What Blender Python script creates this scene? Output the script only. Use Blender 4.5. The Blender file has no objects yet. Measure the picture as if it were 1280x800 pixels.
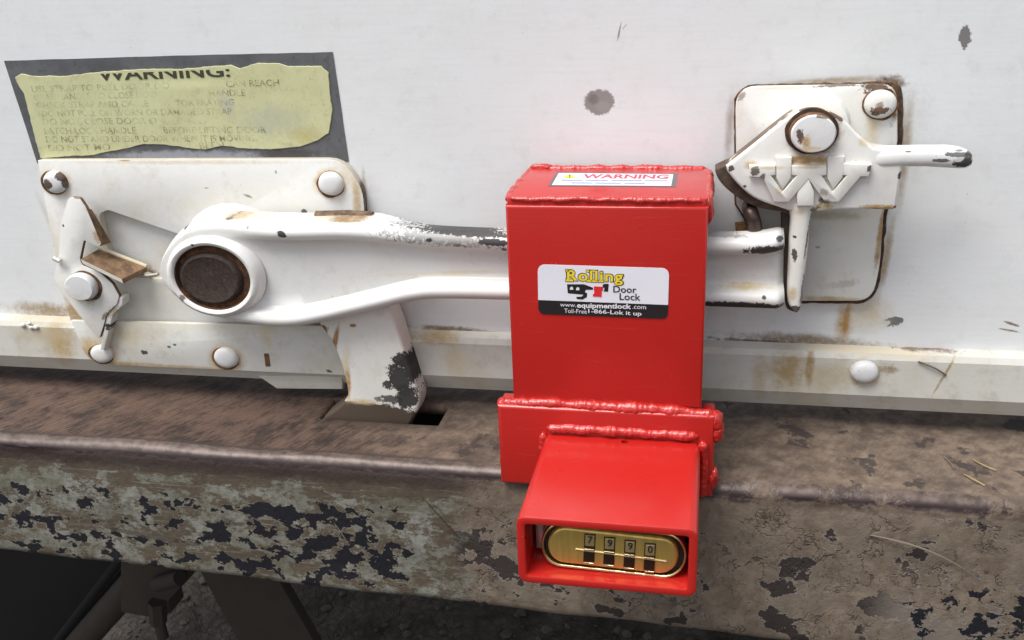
import bpy, bmesh, math, random
from mathutils import Vector, Matrix, noise as mnoise
from math import sin, cos, pi, radians, sqrt

scene = bpy.context.scene
COL = scene.collection
random.seed(7)

# ------------------------------------------------------------------ camera
FPX = 1185.9097                      # focal length for a 1280 px wide frame
CAM = Vector((0.0982, -0.5341, 1.161))
AX_R = Vector((0.9802, 0.1941, -0.0392)).normalized()
AX_F = Vector((-0.1953, 0.9138, -0.3561)).normalized()
AX_U = AX_R.cross(AX_F).normalized()
AX_R = AX_F.cross(AX_U).normalized()
cd = bpy.data.cameras.new('camera')
cd.lens = 36 * FPX / 1280
cd.sensor_width = 36
cd.clip_start = 0.01
cd.clip_end = 500
cam = bpy.data.objects.new('camera', cd)
m = Matrix.Identity(4)
for i in range(3):
    m[i][0] = AX_R[i]; m[i][1] = AX_U[i]; m[i][2] = -AX_F[i]; m[i][3] = CAM[i]
cam.matrix_world = m
COL.objects.link(cam)
scene.camera = cam

# ------------------------------------------------------------------ sky and soft sun (overcast)
SUN_EL, SUN_AZ = 64, -42             # azimuth measured from -Y (behind the camera), negative = from the left
w = bpy.data.worlds.new('World'); scene.world = w; w.use_nodes = True
wn = w.node_tree.nodes; wl = w.node_tree.links
bg = wn['Background']
sky = wn.new('ShaderNodeTexSky'); sky.sky_type = 'NISHITA'; sky.sun_disc = False
sky.sun_elevation = radians(SUN_EL)
sky.sun_rotation = radians(180 - SUN_AZ)
sky.air_density = 1.0; sky.dust_density = 3.0; sky.ozone_density = 1.0
hs = wn.new('ShaderNodeHueSaturation'); hs.inputs['Saturation'].default_value = 0.32
wl.new(sky.outputs[0], hs.inputs['Color']); wl.new(hs.outputs[0], bg.inputs['Color'])
bg.inputs['Strength'].default_value = 0.085
sd = bpy.data.lights.new('sun', 'SUN'); sd.energy = 1.5; sd.angle = radians(34); sd.color = (1.0, 0.98, 0.955)
sun = bpy.data.objects.new('sun', sd); COL.objects.link(sun)
az = radians(SUN_AZ); el = radians(SUN_EL)
sdir = Vector((sin(az) * cos(el), -cos(az) * cos(el), sin(el)))     # towards the sun
sun.rotation_euler = sdir.to_track_quat('Z', 'Y').to_euler()
sun.location = (-0.6, -1.0, 2.4)
scene.view_settings.view_transform = 'Standard'
scene.view_settings.look = 'None'
scene.view_settings.exposure = 1.13
scene.view_settings.gamma = 1
scene.render.engine = 'CYCLES'
scene.cycles.max_bounces = 6
scene.cycles.diffuse_bounces = 3
scene.cycles.glossy_bounces = 3

# ------------------------------------------------------------------ geometry helpers
def ray(px, py):
    return AX_F + AX_R * ((px - 640) / FPX) + AX_U * ((400 - py) / FPX)
def at(px, py, Y):                    # a point of the plane parallel to the door at depth Y
    d = ray(px, py); return CAM + d * ((Y - CAM.y) / d.y)
def atz(px, py, Z):                   # a point of the level plane at height Z
    d = ray(px, py); return CAM + d * ((Z - CAM.z) / d.z)
def xz(pts, Y):
    out = []
    for p in pts:
        q = at(p[0], p[1], Y); out.append((q.x, q.z))
    return out

def empty(name, loc, label=None, cat=None, group=None):
    o = bpy.data.objects.new(name, None); COL.objects.link(o)
    o.location = loc; o.empty_display_size = 0.01
    tag(o, label, cat, group); return o
def tag(o, label=None, cat=None, group=None, kind=None):
    if label: o['label'] = label
    if cat: o['category'] = cat
    if group: o['group'] = group
    if kind: o['kind'] = kind
    return o
def origin_of(o):
    v = Vector((0, 0, 0))
    while o is not None:
        v += o.location; o = o.parent
    return v
def link(name, me, mats, parent=None, angle=35):
    if not isinstance(mats, (list, tuple)): mats = [mats]
    for mm in mats: me.materials.append(mm)
    if len(me.polygons):
        me.polygons.foreach_set('use_smooth', [True] * len(me.polygons))
        me.set_sharp_from_angle(angle=radians(angle))
    o = bpy.data.objects.new(name, me); COL.objects.link(o)
    if parent is not None:
        o.parent = parent; o.location = -origin_of(parent)
    return o
def mesh(name, verts, faces, mats, parent=None, angle=35, midx=None, fix=True):
    me = bpy.data.meshes.new(name)
    me.from_pydata([tuple(v) for v in verts], [], faces)
    if midx: me.polygons.foreach_set('material_index', midx)
    if fix:
        bm = bmesh.new(); bm.from_mesh(me)
        bmesh.ops.recalc_face_normals(bm, faces=bm.faces[:]); bm.to_mesh(me); bm.free()
    return link(name, me, mats, parent, angle)

def rc(pts, r=0, n=4):                # polygon with rounded corners, pts (x, y[, r])
    out = []; N = len(pts)
    for i in range(N):
        p = Vector(pts[i][:2]); rr = pts[i][2] if len(pts[i]) > 2 else r
        if rr <= 0: out.append((p.x, p.y)); continue
        a = Vector(pts[i - 1][:2]) - p; b = Vector(pts[(i + 1) % N][:2]) - p
        la, lb = a.length, b.length
        k = min(rr, la * .48, lb * .48)
        A = p + a.normalized() * k; B = p + b.normalized() * k
        for j in range(n + 1):
            t = j / n
            q = A * (1 - t) ** 2 + p * 2 * t * (1 - t) + B * t * t
            out.append((q.x, q.y))
    return out
def cr(pts, n=4, closed=True):        # Catmull-Rom through points
    N = len(pts); out = []
    P = [Vector(p) for p in pts]
    rng = range(N) if closed else range(N - 1)
    for i in rng:
        if closed: p0, p1, p2, p3 = P[i - 1], P[i], P[(i + 1) % N], P[(i + 2) % N]
        else: p0, p1, p2, p3 = P[max(i - 1, 0)], P[i], P[i + 1], P[min(i + 2, N - 1)]
        for j in range(n):
            t = j / n
            q = .5 * ((2 * p1) + (p2 - p0) * t + (2 * p0 - 5 * p1 + 4 * p2 - p3) * t * t + (3 * p1 - p0 - 3 * p2 + p3) * t ** 3)
            out.append(tuple(q))
    if not closed: out.append(tuple(P[-1]))
    return out
def ragged(pts, step, amp, seed=0, sc=1.0):   # subdivide an outline and roughen it
    out = []; N = len(pts)
    for i in range(N):
        a = Vector(pts[i]); b = Vector(pts[(i + 1) % N]); L = (b - a).length
        k = max(1, int(L / step)); nrm = Vector((-(b - a).y, (b - a).x)).normalized() if L > 0 else Vector((0, 0))
        for j in range(k):
            p = a + (b - a) * (j / k)
            d = mnoise.noise((p.x * sc / step * .45, p.y * sc / step * .45, seed)) + .5 * mnoise.noise((p.x * sc / step * 1.3, p.y * sc / step * 1.3, seed + 9))
            p = p + nrm * d * amp
            out.append((p.x, p.y))
    return out

def fill(loops):                      # triangulate outline (+ holes), return verts2d, tris
    bm = bmesh.new(); V = []
    for lp in loops:
        vs = [bm.verts.new((p[0], p[1], 0)) for p in lp]; V += vs
        for i in range(len(vs)): bm.edges.new((vs[i], vs[(i + 1) % len(vs)]))
    bm.verts.index_update()
    if len(loops) == 1:
        f = bm.faces.new(V)
        bmesh.ops.triangulate(bm, faces=[f])
    else:
        bmesh.ops.triangle_fill(bm, use_beauty=True, use_dissolve=False, edges=bm.edges[:])
    bm.verts.index_update()
    pts = [(v.co.x, v.co.y) for v in V]
    tris = [[v.index for v in f.verts] for f in bm.faces]
    bm.free(); return pts, tris
def slab(name, loops, a0, a1, mats, parent=None, bevel=0, seg=2, axis='y', angle=35):
    """prism from 2-D loops; front at a0, back at a1; axis y: (x,z) outline, axis x: (y,z), axis z: (x,y)"""
    if not isinstance(loops[0][0], (tuple, list)): loops = [loops]
    pts, tris = fill(loops); n = len(pts)
    P = {'y': lambda p, a: (p[0], a, p[1]), 'x': lambda p, a: (a, p[0], p[1]), 'z': lambda p, a: (p[0], p[1], a)}[axis]
    bm = bmesh.new()
    F = [bm.verts.new(P(p, a0)) for p in pts]; B = [bm.verts.new(P(p, a1)) for p in pts]
    if len(loops) == 1:
        bm.faces.new(F); bm.faces.new(list(reversed(B)))
    else:
        for t in tris:
            bm.faces.new([F[i] for i in t]); bm.faces.new([B[i] for i in reversed(t)])
    k = 0; fe = []; sides = []
    for lp in loops:
        L = len(lp)
        for i in range(L):
            a, b = k + i, k + (i + 1) % L
            f = bm.faces.new([F[a], F[b], B[b], B[a]]); f.material_index = 1 if (isinstance(mats, (list, tuple)) and len(mats) > 1) else 0
            e = bm.edges.get([F[a], F[b]]); fe.append(e)
        k += L
    bmesh.ops.recalc_face_normals(bm, faces=bm.faces[:])
    if bevel > 0:
        bmesh.ops.bevel(bm, geom=fe, offset=bevel, segments=seg, profile=.5, affect='EDGES', clamp_overlap=True, material=0)
    me = bpy.data.meshes.new(name); bm.to_mesh(me); bm.free()
    return link(name, me, mats, parent, angle)
def box(name, x0, x1, y0, y1, z0, z1, mat, parent=None, bevel=0, seg=2):
    bm = bmesh.new()
    bmesh.ops.create_cube(bm, size=1)
    for v in bm.verts:
        v.co = Vector(((x0 + x1) / 2 + v.co.x * (x1 - x0), (y0 + y1) / 2 + v.co.y * (y1 - y0), (z0 + z1) / 2 + v.co.z * (z1 - z0)))
    if bevel: bmesh.ops.bevel(bm, geom=bm.edges[:], offset=bevel, segments=seg, profile=.5, affect='EDGES', clamp_overlap=True)
    me = bpy.data.meshes.new(name); bm.to_mesh(me); bm.free()
    return link(name, me, mat, parent)
def lathe(name, c, rx, rz, prof, mats, parent=None, n=48, midx=None, wob=0, seed=0):
    """discs round an axis normal to the door: prof = [(radius fraction, y), ...]"""
    V = []; Fc = []; mi = []
    for k, (rf, y) in enumerate(prof):
        for i in range(n):
            a = 2 * pi * i / n
            d = 1 + wob * mnoise.noise((cos(a) * 1.7 + seed, sin(a) * 1.7, seed * 3.1))
            V.append((c.x + rx * rf * d * cos(a), y, c.z + rz * rf * d * sin(a)))
    for k in range(len(prof) - 1):
        for i in range(n):
            j = (i + 1) % n
            Fc.append([k * n + i, k * n + j, (k + 1) * n + j, (k + 1) * n + i]); mi.append(midx[k] if midx else 0)
    Fc.append(list(range(n))[::-1]); mi.append(midx[0] if midx else 0)
    Fc.append([(len(prof) - 1) * n + i for i in range(n)]); mi.append(midx[-1] if midx else 0)
    return mesh(name, V, Fc, mats, parent, angle=40, midx=mi)
def ell(px, py, rx, ry, Y):
    c = at(px, py, Y)
    return c, abs(at(px + rx, py, Y).x - at(px - rx, py, Y).x) / 2, abs(at(px, py - ry, Y).z - at(px, py + ry, Y).z) / 2
def rivet(px, py, rx, ry, Y0, h, mats, parent, name='rivet', seed=0):
    c, a, b = ell(px, py, rx, ry, Y0 - h * .5)
    prof = [(1.0, Y0 + .0008), (1.0, Y0 - h * .25), (.95, Y0 - h * .5), (.82, Y0 - h * .76), (.6, Y0 - h * .92), (.3, Y0 - h)]
    return lathe(name, c, a, b, prof, mats, parent, n=32, wob=.03, seed=seed)
def tube(name, pts, rad, mats, parent=None, n=12, flat=None, angle=60, caps=True, ripple=None):
    P = [Vector(p) for p in pts]; V = []; Fc = []
    T = [(P[min(i + 1, len(P) - 1)] - P[max(i - 1, 0)]).normalized() for i in range(len(P))]
    up = Vector((0, 0, 1)) if abs(T[0].z) < .8 else Vector((0, 1, 0))
    nrm = (up - T[0] * up.dot(T[0])).normalized()
    for i, p in enumerate(P):
        nrm = (nrm - T[i] * nrm.dot(T[i])).normalized(); bn = T[i].cross(nrm)
        r = rad(i / (len(P) - 1)) if callable(rad) else rad
        rn, rb = r if isinstance(r, tuple) else (r, r)
        for k in range(n):
            a = 2 * pi * k / n; q = p + nrm * (cos(a) * rn) + bn * (sin(a) * rb)
            if ripple: q = ripple(q, i, a, T[i])
            V.append(q)
    for i in range(len(P) - 1):
        for k in range(n):
            j = (k + 1) % n
            Fc.append([i * n + k, i * n + j, (i + 1) * n + j, (i + 1) * n + k])
    if caps:
        Fc.append(list(range(n))[::-1]); Fc.append([(len(P) - 1) * n + k for k in range(n)])
    return mesh(name, V, Fc, mats, parent, angle=angle)
def resample(pts, step):
    P = [Vector(p) for p in pts]; out = [P[0]]
    for a, b in zip(P, P[1:]):
        k = max(1, int((b - a).length / step))
        for j in range(1, k + 1): out.append(a + (b - a) * (j / k))
    return out
def weld(name, pts, r, mat, parent, seed=0, pitch=.0027, flat=1.0):
    P = resample(pts, .0007)
    rnd = random.Random(seed); ph = rnd.random() * 6
    s = 0; R = []; prev = P[0]
    for i, p in enumerate(P):
        s += (p - prev).length; prev = p
        u = (s / pitch + .35 * mnoise.noise((s * 260, seed, 0)) + ph) % 1.0
        sc = .93 + .09 * sqrt(max(0, sin(pi * u)))                 # overlapping scallops
        sc *= 1 + .34 * mnoise.noise((s * 130, seed * 2.3, 4))
        e = min(1, .35 + i / 5, .35 + (len(P) - 1 - i) / 5)
        R.append(r * sc * e)
    def rip(q, i, a, t):
        c = P[i]; d = q - c
        d2 = d * (.16 * mnoise.noise((q.x * 420, q.y * 420, q.z * 420 + seed)))
        return q + d2 + Vector((0, 0, .0007 * mnoise.noise((c.x * 150, c.y * 150, seed))))
    return tube(name, P, lambda f: (R[round(f * (len(P) - 1))] * flat, R[round(f * (len(P) - 1))]), mat, parent, n=14, ripple=rip)
def text(name, s, quad, mat, parent, offset=0.0, shear=0.0, flip=None, clip=None, track=1.0):
    """flat lettering stretched into a quad of four world points bl, br, tr, tl"""
    cu = bpy.data.curves.new('lettering', 'FONT'); cu.body = s; cu.offset = offset; cu.shear = shear; cu.resolution_u = 3; cu.space_character = track
    o = bpy.data.objects.new('lettering', cu); COL.objects.link(o)
    dg = bpy.context.evaluated_depsgraph_get()
    me = bpy.data.meshes.new_from_object(o.evaluated_get(dg))
    bpy.data.objects.remove(o); bpy.data.curves.remove(cu)
    X = [v.co.x for v in me.vertices]; Yv = [v.co.y for v in me.vertices]
    x0, x1, y0, y1 = min(X), max(X), min(Yv), max(Yv)
    if flip is not None: y0, y1 = flip
    bl, br, tr, tl = quad
    for v in me.vertices:
        a = (v.co.x - x0) / (x1 - x0); b = (v.co.y - y0) / (y1 - y0)
        v.co = (bl * (1 - a) + br * a) * (1 - b) + (tl * (1 - a) + tr * a) * b
    if clip:
        bm = bmesh.new(); bm.from_mesh(me)
        bmesh.ops.bisect_plane(bm, geom=bm.verts[:] + bm.edges[:] + bm.faces[:], plane_co=clip[0], plane_no=clip[1], clear_outer=True)
        bm.to_mesh(me); bm.free()
    me.materials.clear()
    return link(name, me, mat, parent)
def quad_y(bl, br, tr, tl, Y):
    return [at(p[0], p[1], Y) for p in (bl, br, tr, tl)]
def sheet(name, pts3, mat, parent=None):
    me = bpy.data.meshes.new(name); bm = bmesh.new()
    f = bm.faces.new([bm.verts.new(p) for p in pts3]); bmesh.ops.triangulate(bm, faces=[f])
    bm.to_mesh(me); bm.free()
    return link(name, me, mat, parent)

# ------------------------------------------------------------------ material helpers
class Mat:
    def __init__(s, name):
        s.m = bpy.data.materials.new(name); s.m.use_nodes = True
        s.t = s.m.node_tree; s.N = s.t.nodes; s.L = s.t.links
        s.b = s.N['Principled BSDF']; s.tc = s.N.new('ShaderNodeTexCoord').outputs['Object']
        s.cache = {}
    def put(s, sock, v):
        if v is None: return
        if isinstance(v, bpy.types.NodeSocket): s.L.new(v, sock)
        elif isinstance(v, (tuple, list)) and len(v) == 3 and sock.type == 'RGBA': sock.default_value = (*v, 1)
        else: sock.default_value = v
    def map(s, scale=(1, 1, 1), rot=(0, 0, 0), loc=(0, 0, 0), kind='POINT', vec=None):
        n = s.N.new('ShaderNodeMapping'); n.vector_type = kind
        s.put(n.inputs['Vector'], vec or s.tc)
        n.inputs['Location'].default_value = loc; n.inputs['Rotation'].default_value = rot; n.inputs['Scale'].default_value = scale
        return n.outputs[0]
    def noise(s, scale, detail=4, rough=.55, vec=None, dist=0, col=False):
        key = (scale, detail, rough, id(vec) if vec else 0, dist, col)
        if key in s.cache: return s.cache[key]
        n = s.N.new('ShaderNodeTexNoise'); s.put(n.inputs['Vector'], vec or s.tc)
        n.inputs['Scale'].default_value = scale; n.inputs['Detail'].default_value = detail
        n.inputs['Roughness'].default_value = rough; n.inputs['Distortion'].default_value = dist
        s.cache[key] = n.outputs['Color' if col else 'Fac']; return s.cache[key]
    def vor(s, scale, vec=None, feature='DISTANCE_TO_EDGE', rnd=1.0):
        n = s.N.new('ShaderNodeTexVoronoi'); n.feature = feature; s.put(n.inputs['Vector'], vec or s.tc)
        n.inputs['Scale'].default_value = scale; n.inputs['Randomness'].default_value = rnd
        return n.outputs['Distance']
    def warp(s, amp, scale, vec=None, detail=3):
        c = s.noise(scale, detail, .6, vec, 0, True)
        a = s.N.new('ShaderNodeVectorMath'); a.operation = 'SUBTRACT'; s.L.new(c, a.inputs[0]); a.inputs[1].default_value = (.5, .5, .5)
        b = s.N.new('ShaderNodeVectorMath'); b.operation = 'SCALE'; s.L.new(a.outputs[0], b.inputs[0]); b.inputs['Scale'].default_value = amp
        d = s.N.new('ShaderNodeVectorMath'); d.operation = 'ADD'; s.L.new(b.outputs[0], d.inputs[0]); s.put(d.inputs[1], vec or s.tc)
        return d.outputs[0]
    def math(s, op, a, b=None, clamp=False):
        n = s.N.new('ShaderNodeMath'); n.operation = op; n.use_clamp = clamp
        s.put(n.inputs[0], a); s.put(n.inputs[1], b); return n.outputs[0]
    def ss(s, v, lo, hi, o0=0.0, o1=1.0):
        n = s.N.new('ShaderNodeMapRange'); n.interpolation_type = 'SMOOTHSTEP'
        s.put(n.inputs[0], v); n.inputs[1].default_value = lo; n.inputs[2].default_value = hi
        n.inputs[3].default_value = o0; n.inputs[4].default_value = o1
        if lo > hi:
            n.inputs[1].default_value = hi; n.inputs[2].default_value = lo; n.inputs[3].default_value = o1; n.inputs[4].default_value = o0
        return n.outputs[0]
    def mix(s, f, a, b, mode='MIX'):
        n = s.N.new('ShaderNodeMix'); n.data_type = 'RGBA'; n.blend_type = mode
        s.put(n.inputs[0], f); s.put(n.inputs[6], a); s.put(n.inputs[7], b); return n.outputs[2]
    def mixf(s, f, a, b):
        n = s.N.new('ShaderNodeMix'); n.data_type = 'FLOAT'
        s.put(n.inputs[0], f); s.put(n.inputs[2], a); s.put(n.inputs[3], b); return n.outputs[0]
    def xyz(s, vec=None):
        n = s.N.new('ShaderNodeSeparateXYZ'); s.put(n.inputs[0], vec or s.tc); return n.outputs
    def blob(s, c, rx, rz, rot=0, soft=.4, amp=.35, ns=350, axis='y', detail=3):
        """1 inside a ragged ellipse lying in the door plane (axis y) or level (axis z)"""
        if axis == 'y': v = s.map((rx, 1e3, rz), (0, -rot, 0), tuple(c), 'TEXTURE')
        else: v = s.map((rx, rz, 1e3), (0, 0, rot), tuple(c), 'TEXTURE')
        n = s.N.new('ShaderNodeVectorMath'); n.operation = 'LENGTH'; s.L.new(v, n.inputs[0])
        d = n.outputs['Value']
        if amp:
            q = s.math('MULTIPLY', s.math('SUBTRACT', s.noise(ns, 5, .78), .5), amp * (5 if soft < .35 else 2.8))
            d = s.math('ADD', d, q)
        return s.ss(d, 1.0, 1.0 - soft)
    def bump(s, h, strength=.3, dist=.001, nrm=None):
        n = s.N.new('ShaderNodeBump'); n.inputs['Strength'].default_value = strength; n.inputs['Distance'].default_value = dist
        s.put(n.inputs['Height'], h); s.put(n.inputs['Normal'], nrm); return n.outputs[0]
    def out(s, color=None, rough=None, metal=None, nrm=None, **kw):
        s.put(s.b.inputs['Base Color'], color); s.put(s.b.inputs['Roughness'], rough); s.put(s.b.inputs['Metallic'], metal)
        s.put(s.b.inputs['Normal'], nrm)
        for k, v in kw.items(): s.put(s.b.inputs[k], v)
        return s.m

BLACK = (.010, .0095, .010); STEEL = (.075, .07, .068); BROWN = (.060, .030, .016); RUST = (.33, .15, .045)
CREAM = (.62, .50, .30); TAN = (.35, .27, .18); GREY = (.20, .195, .19)

def add_stains(M, col, rough, stains, Y):
    """stains: (px, py, rx, ry, colour, strength, soft, rot_deg, amp, noise scale)"""
    hmask = None
    for st in stains:
        px, py, rx, ry, c, k = st[:6]
        soft = st[6] if len(st) > 6 else .15
        rot = radians(st[7]) if len(st) > 7 else 0
        amp = st[8] if len(st) > 8 else .35
        ns = st[9] if len(st) > 9 else 420
        ns = 110 if ns <= 170 else 430
        yy = st[10] if len(st) > 10 else Y
        p = at(px, py, yy); sx = abs(at(px + 1, py, yy).x - p.x); sz = abs(at(px, py - 1, yy).z - p.z)
        f = M.blob(p, rx * sx, ry * sz, rot, soft, amp, ns)
        if soft >= .35: f = M.math('MULTIPLY', f, M.ss(M.noise(260, 5, .7), .32, .60, .65, 1.0))
        f2 = M.math('MULTIPLY', f, k if soft < .35 else min(1.5 * k, 1.05))
        col = M.mix(f2, col, c)
        if soft < .3:
            hmask = f2 if hmask is None else M.math('MAXIMUM', hmask, f2)
    if hmask is not None: rough = M.mixf(hmask, rough, .7)
    return col, rough, hmask
def paint(name, base, Y, stains=(), grime=.25, rough=.32, warm=(.66, .60, .47), streak=False, coat=0.0, speck=True):
    M = Mat(name)
    g = M.ss(M.noise(28, 5, .62), .42, .75)
    col = M.mix(M.math('MULTIPLY', g, min(1, grime * 1.5)), base, warm)
    d1 = M.noise(75, 6, .72)
    col = M.mix(M.ss(d1, .50, .74, 0, .10 + grime * .6), col, (warm[0] * .62, warm[1] * .58, warm[2] * .52))
    fine = M.noise(420, 3, .6)
    col = M.mix(M.ss(fine, .2, .8, 0, .10), col, (base[0] * .8, base[1] * .8, base[2] * .78))
    r = M.mixf(M.noise(90, 4, .6), rough - .08, rough + .16)
    if streak:
        v = M.map((5, 5, 90), vec=M.warp(.004, 18)); s1 = M.noise(5, 6, .68, v)
        col = M.mix(M.ss(s1, .42, .75, 0, .15), col, (base[0] * .70, base[1] * .70, base[2] * .70))
        v2 = M.map((14, 14, 260), vec=M.warp(.003, 30)); s2 = M.noise(9, 4, .7, v2)
        col = M.mix(M.ss(s2, .54, .78, 0, .10), col, (base[0] * .6, base[1] * .6, base[2] * .6))
    if speck:
        sp = M.ss(M.noise(780, 3, .6), .69, .73)
        sp = M.math('MULTIPLY', sp, M.ss(M.noise(35, 2, .5), .47, .60))
        col = M.mix(sp, col, (.12, .09, .07))
    col, r, h = add_stains(M, col, r, stains, Y)
    hgt = M.math('MULTIPLY', M.noise(340, 5, .68), .45)
    hgt = M.math('ADD', hgt, M.math('MULTIPLY', M.noise(60, 2, .5), .8))
    if h is not None: hgt = M.math('SUBTRACT', hgt, M.math('MULTIPLY', h, 1.2))
    return M.out(col, r, 0.0, M.bump(hgt, .35, .0006), **({'Coat Weight': coat, 'Coat Roughness': .12} if coat else {}))
def rusty(name, a=(.05, .026, .016), b=(.19, .085, .03), scale=220, rough=.85):
    M = Mat(name)
    f = M.ss(M.noise(scale, 5, .7), .35, .7)
    col = M.mix(f, a, b)
    return M.out(col, rough, 0.0, M.bump(M.noise(scale * 2.5, 4, .7), .6, .0006))
def plain(name, col, rough=.5, metal=0.0, var=.25, sc=120):
    M = Mat(name)
    c = M.mix(M.ss(M.noise(sc, 4, .6), .3, .75, 0, var), col, tuple(k * .55 for k in col))
    return M.out(c, rough, metal, M.bump(M.noise(sc * 4, 3, .6), .12, .0004))

# ================================================================== ground, truck and bumper beam
M = Mat('gravel_ground')
g1 = M.noise(9, 6, .65); g2 = M.vor(55, M.warp(.02, 40), 'F1')
c = M.mix(M.ss(g1, .3, .7), (.042, .034, .026), (.105, .087, .069))
c = M.mix(M.ss(g2, .2, .75, 0, .5), c, (.022, .018, .015))
gravel = M.out(c, .95, 0, M.bump(M.math('ADD', g2, M.noise(120, 4, .6)), .8, .01))
# level sheet, finely divided and uneven where it shows under the beam
V = []; Fc = []
def axis_vals(lo, hi, a, b, step):
    v = [lo]; x = a
    while x < b: v.append(x); x += step
    return v + [b, hi]
gx = axis_vals(-60, 60, -1.6, .9, .025); gy = axis_vals(-60, 60, .2, 1.8, .025)
for y in gy:
    for x in gx:
        far = abs(x) > 2 or abs(y) > 2
        z = 0 if far else .018 * mnoise.noise((x * 4, y * 4, 0)) + .012 * mnoise.noise((x * 14, y * 14, 3)) + .006 * mnoise.noise((x * 37, y * 37, 5))
        V.append((x, y, z))
W_ = len(gx)
for j in range(len(gy) - 1):
    for i in range(W_ - 1): Fc.append([j * W_ + i, j * W_ + i + 1, (j + 1) * W_ + i + 1, (j + 1) * W_ + i])
o = mesh('ground', V, Fc, gravel, angle=180); tag(o, 'brown gravelly dirt ground under the truck', 'ground', kind='structure')
# loose stones
stone_m = plain('stone', (.085, .073, .06), .9, 0, .6, 30)
V = []; Fc = []; rnd = random.Random(3)
ico = [(0, 0, 1), (.9, 0, .4), (.28, .85, .4), (-.72, .53, .4), (-.72, -.53, .4), (.28, -.85, .4), (.72, .53, -.4), (-.28, .85, -.4), (-.9, 0, -.4), (-.28, -.85, -.4), (.72, -.53, -.4), (0, 0, -1)]
icf = [(0, 1, 2), (0, 2, 3), (0, 3, 4), (0, 4, 5), (0, 5, 1), (1, 6, 2), (2, 7, 3), (3, 8, 4), (4, 9, 5), (5, 10, 1), (6, 7, 2), (7, 8, 3), (8, 9, 4), (9, 10, 5), (10, 6, 1), (11, 7, 6), (11, 8, 7), (11, 9, 8), (11, 10, 9), (11, 6, 10)]
for k in range(1500):
    x = rnd.uniform(-1.5, .6); y = rnd.uniform(.3, 1.7); r = rnd.choice([.003, .004, .004, .005, .006, .008, .011]) * rnd.uniform(.7, 1.3)
    z = .018 * mnoise.noise((x * 4, y * 4, 0)) + .012 * mnoise.noise((x * 14, y * 14, 3)) + .006 * mnoise.noise((x * 37, y * 37, 5))
    b0 = len(V)
    for v in ico: V.append((x + v[0] * r * rnd.uniform(.7, 1.4), y + v[1] * r * rnd.uniform(.7, 1.4), z + r * .25 + v[2] * r * rnd.uniform(.4, .8)))
    Fc += [[b0 + i for i in f] for f in icf]
o = mesh('loose_stones', V, Fc, stone_m, angle=25, fix=False); tag(o, 'small loose stones scattered on the dirt', 'stones', kind='stuff')

# cargo floor of the truck: unseen, added to shade the ground behind the beam
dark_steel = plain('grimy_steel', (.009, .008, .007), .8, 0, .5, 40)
fl = empty('cargo_floor_occluder', (0, .05, .80), 'unseen truck floor added to shade the ground behind the bumper beam', 'truck floor')
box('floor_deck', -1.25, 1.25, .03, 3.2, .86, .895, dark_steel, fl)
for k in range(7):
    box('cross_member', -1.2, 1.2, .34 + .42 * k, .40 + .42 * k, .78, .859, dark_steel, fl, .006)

# ---- bumper beam
BT, BY = .893, -.0798                  # top height, front depth
def zbot(x): return .8062 + (max(-.6, min(.6, x)) + .353) * (.7942 - .8062) / .468
SX0, SX1, SY0, SY1 = -.1375, -.0588, -.0304, -.0035
xs = sorted(set([round(-1.2 + .05 * i, 4) for i in range(17)] + [round(-.42 + .0045 * i, 4) for i in range(165)] + [round(.35 + .05 * i, 4) for i in range(18)] + [SX0, SX1]))
xs = [x for i, x in enumerate(xs) if i == 0 or x - xs[i - 1] > 1e-5]
RB = .0065
prof = [('t', .045), ('t', .03), ('t', .012), ('t', SY1), ('t', -.012), ('t', -.021), ('t', SY0), ('t', -.042), ('t', -.053), ('t', -.063)]
prof += [('c', a) for a in (0, 15, 30, 45, 60, 75, 90)]
prof += [('f', t) for t in (.06, .14, .22, .3, .4, .5, .6, .7, .8, .88, .94)]
prof += [('b', a) for a in (0, 22, 45, 67, 90)] + [('u', -.05), ('u', -.02)]
V = []; Fc = []
for k, (t, a) in enumerate(prof):
    for x in xs:
        zb = zbot(x)
        if t == 't': p = (x, a, BT)
        elif t == 'c': p = (x, BY + RB - RB * sin(radians(a)), BT - RB + RB * cos(radians(a)))
        elif t == 'f': p = (x, BY, BT - RB + (zb + .006 - BT + RB) * a)
        elif t == 'b': p = (x, BY + .006 - .006 * cos(radians(a)), zb + .006 - .006 * sin(radians(a)))
        else: p = (x, a, zb)
        d = .0011 * mnoise.noise((x * 14, k * .25, 0)) + .0005 * mnoise.noise((x * 60, k * .9, 2))
        if t == 't' and abs(p[0] - (SX0 + SX1) / 2) < .06: d *= .3
        p = Vector(p)
        if t in 'tc': p.z += d
        if t in 'cfb': p.y += d * .9
        if t == 'b' or t == 'u': p.z += .0015 * mnoise.noise((x * 25, 1, 7))
        V.append(p)
n = len(xs)
i0, i1 = xs.index(SX0), xs.index(SX1)
k0 = prof.index(('t', SY1)); k1 = prof.index(('t', SY0))
for k in range(len(prof) - 1):
    for i in range(n - 1):
        if k0 <= k < k1 and i0 <= i < i1: continue
        Fc.append([k * n + i, k * n + i + 1, (k + 1) * n + i + 1, (k + 1) * n + i])

M = Mat('worn_beam')
X, Yc, Z = M.xyz()
Z = M.math('ADD', Z, .005); Yc = M.math('SUBTRACT', Yc, .0082)
wv = M.warp(.006, 70)
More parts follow.
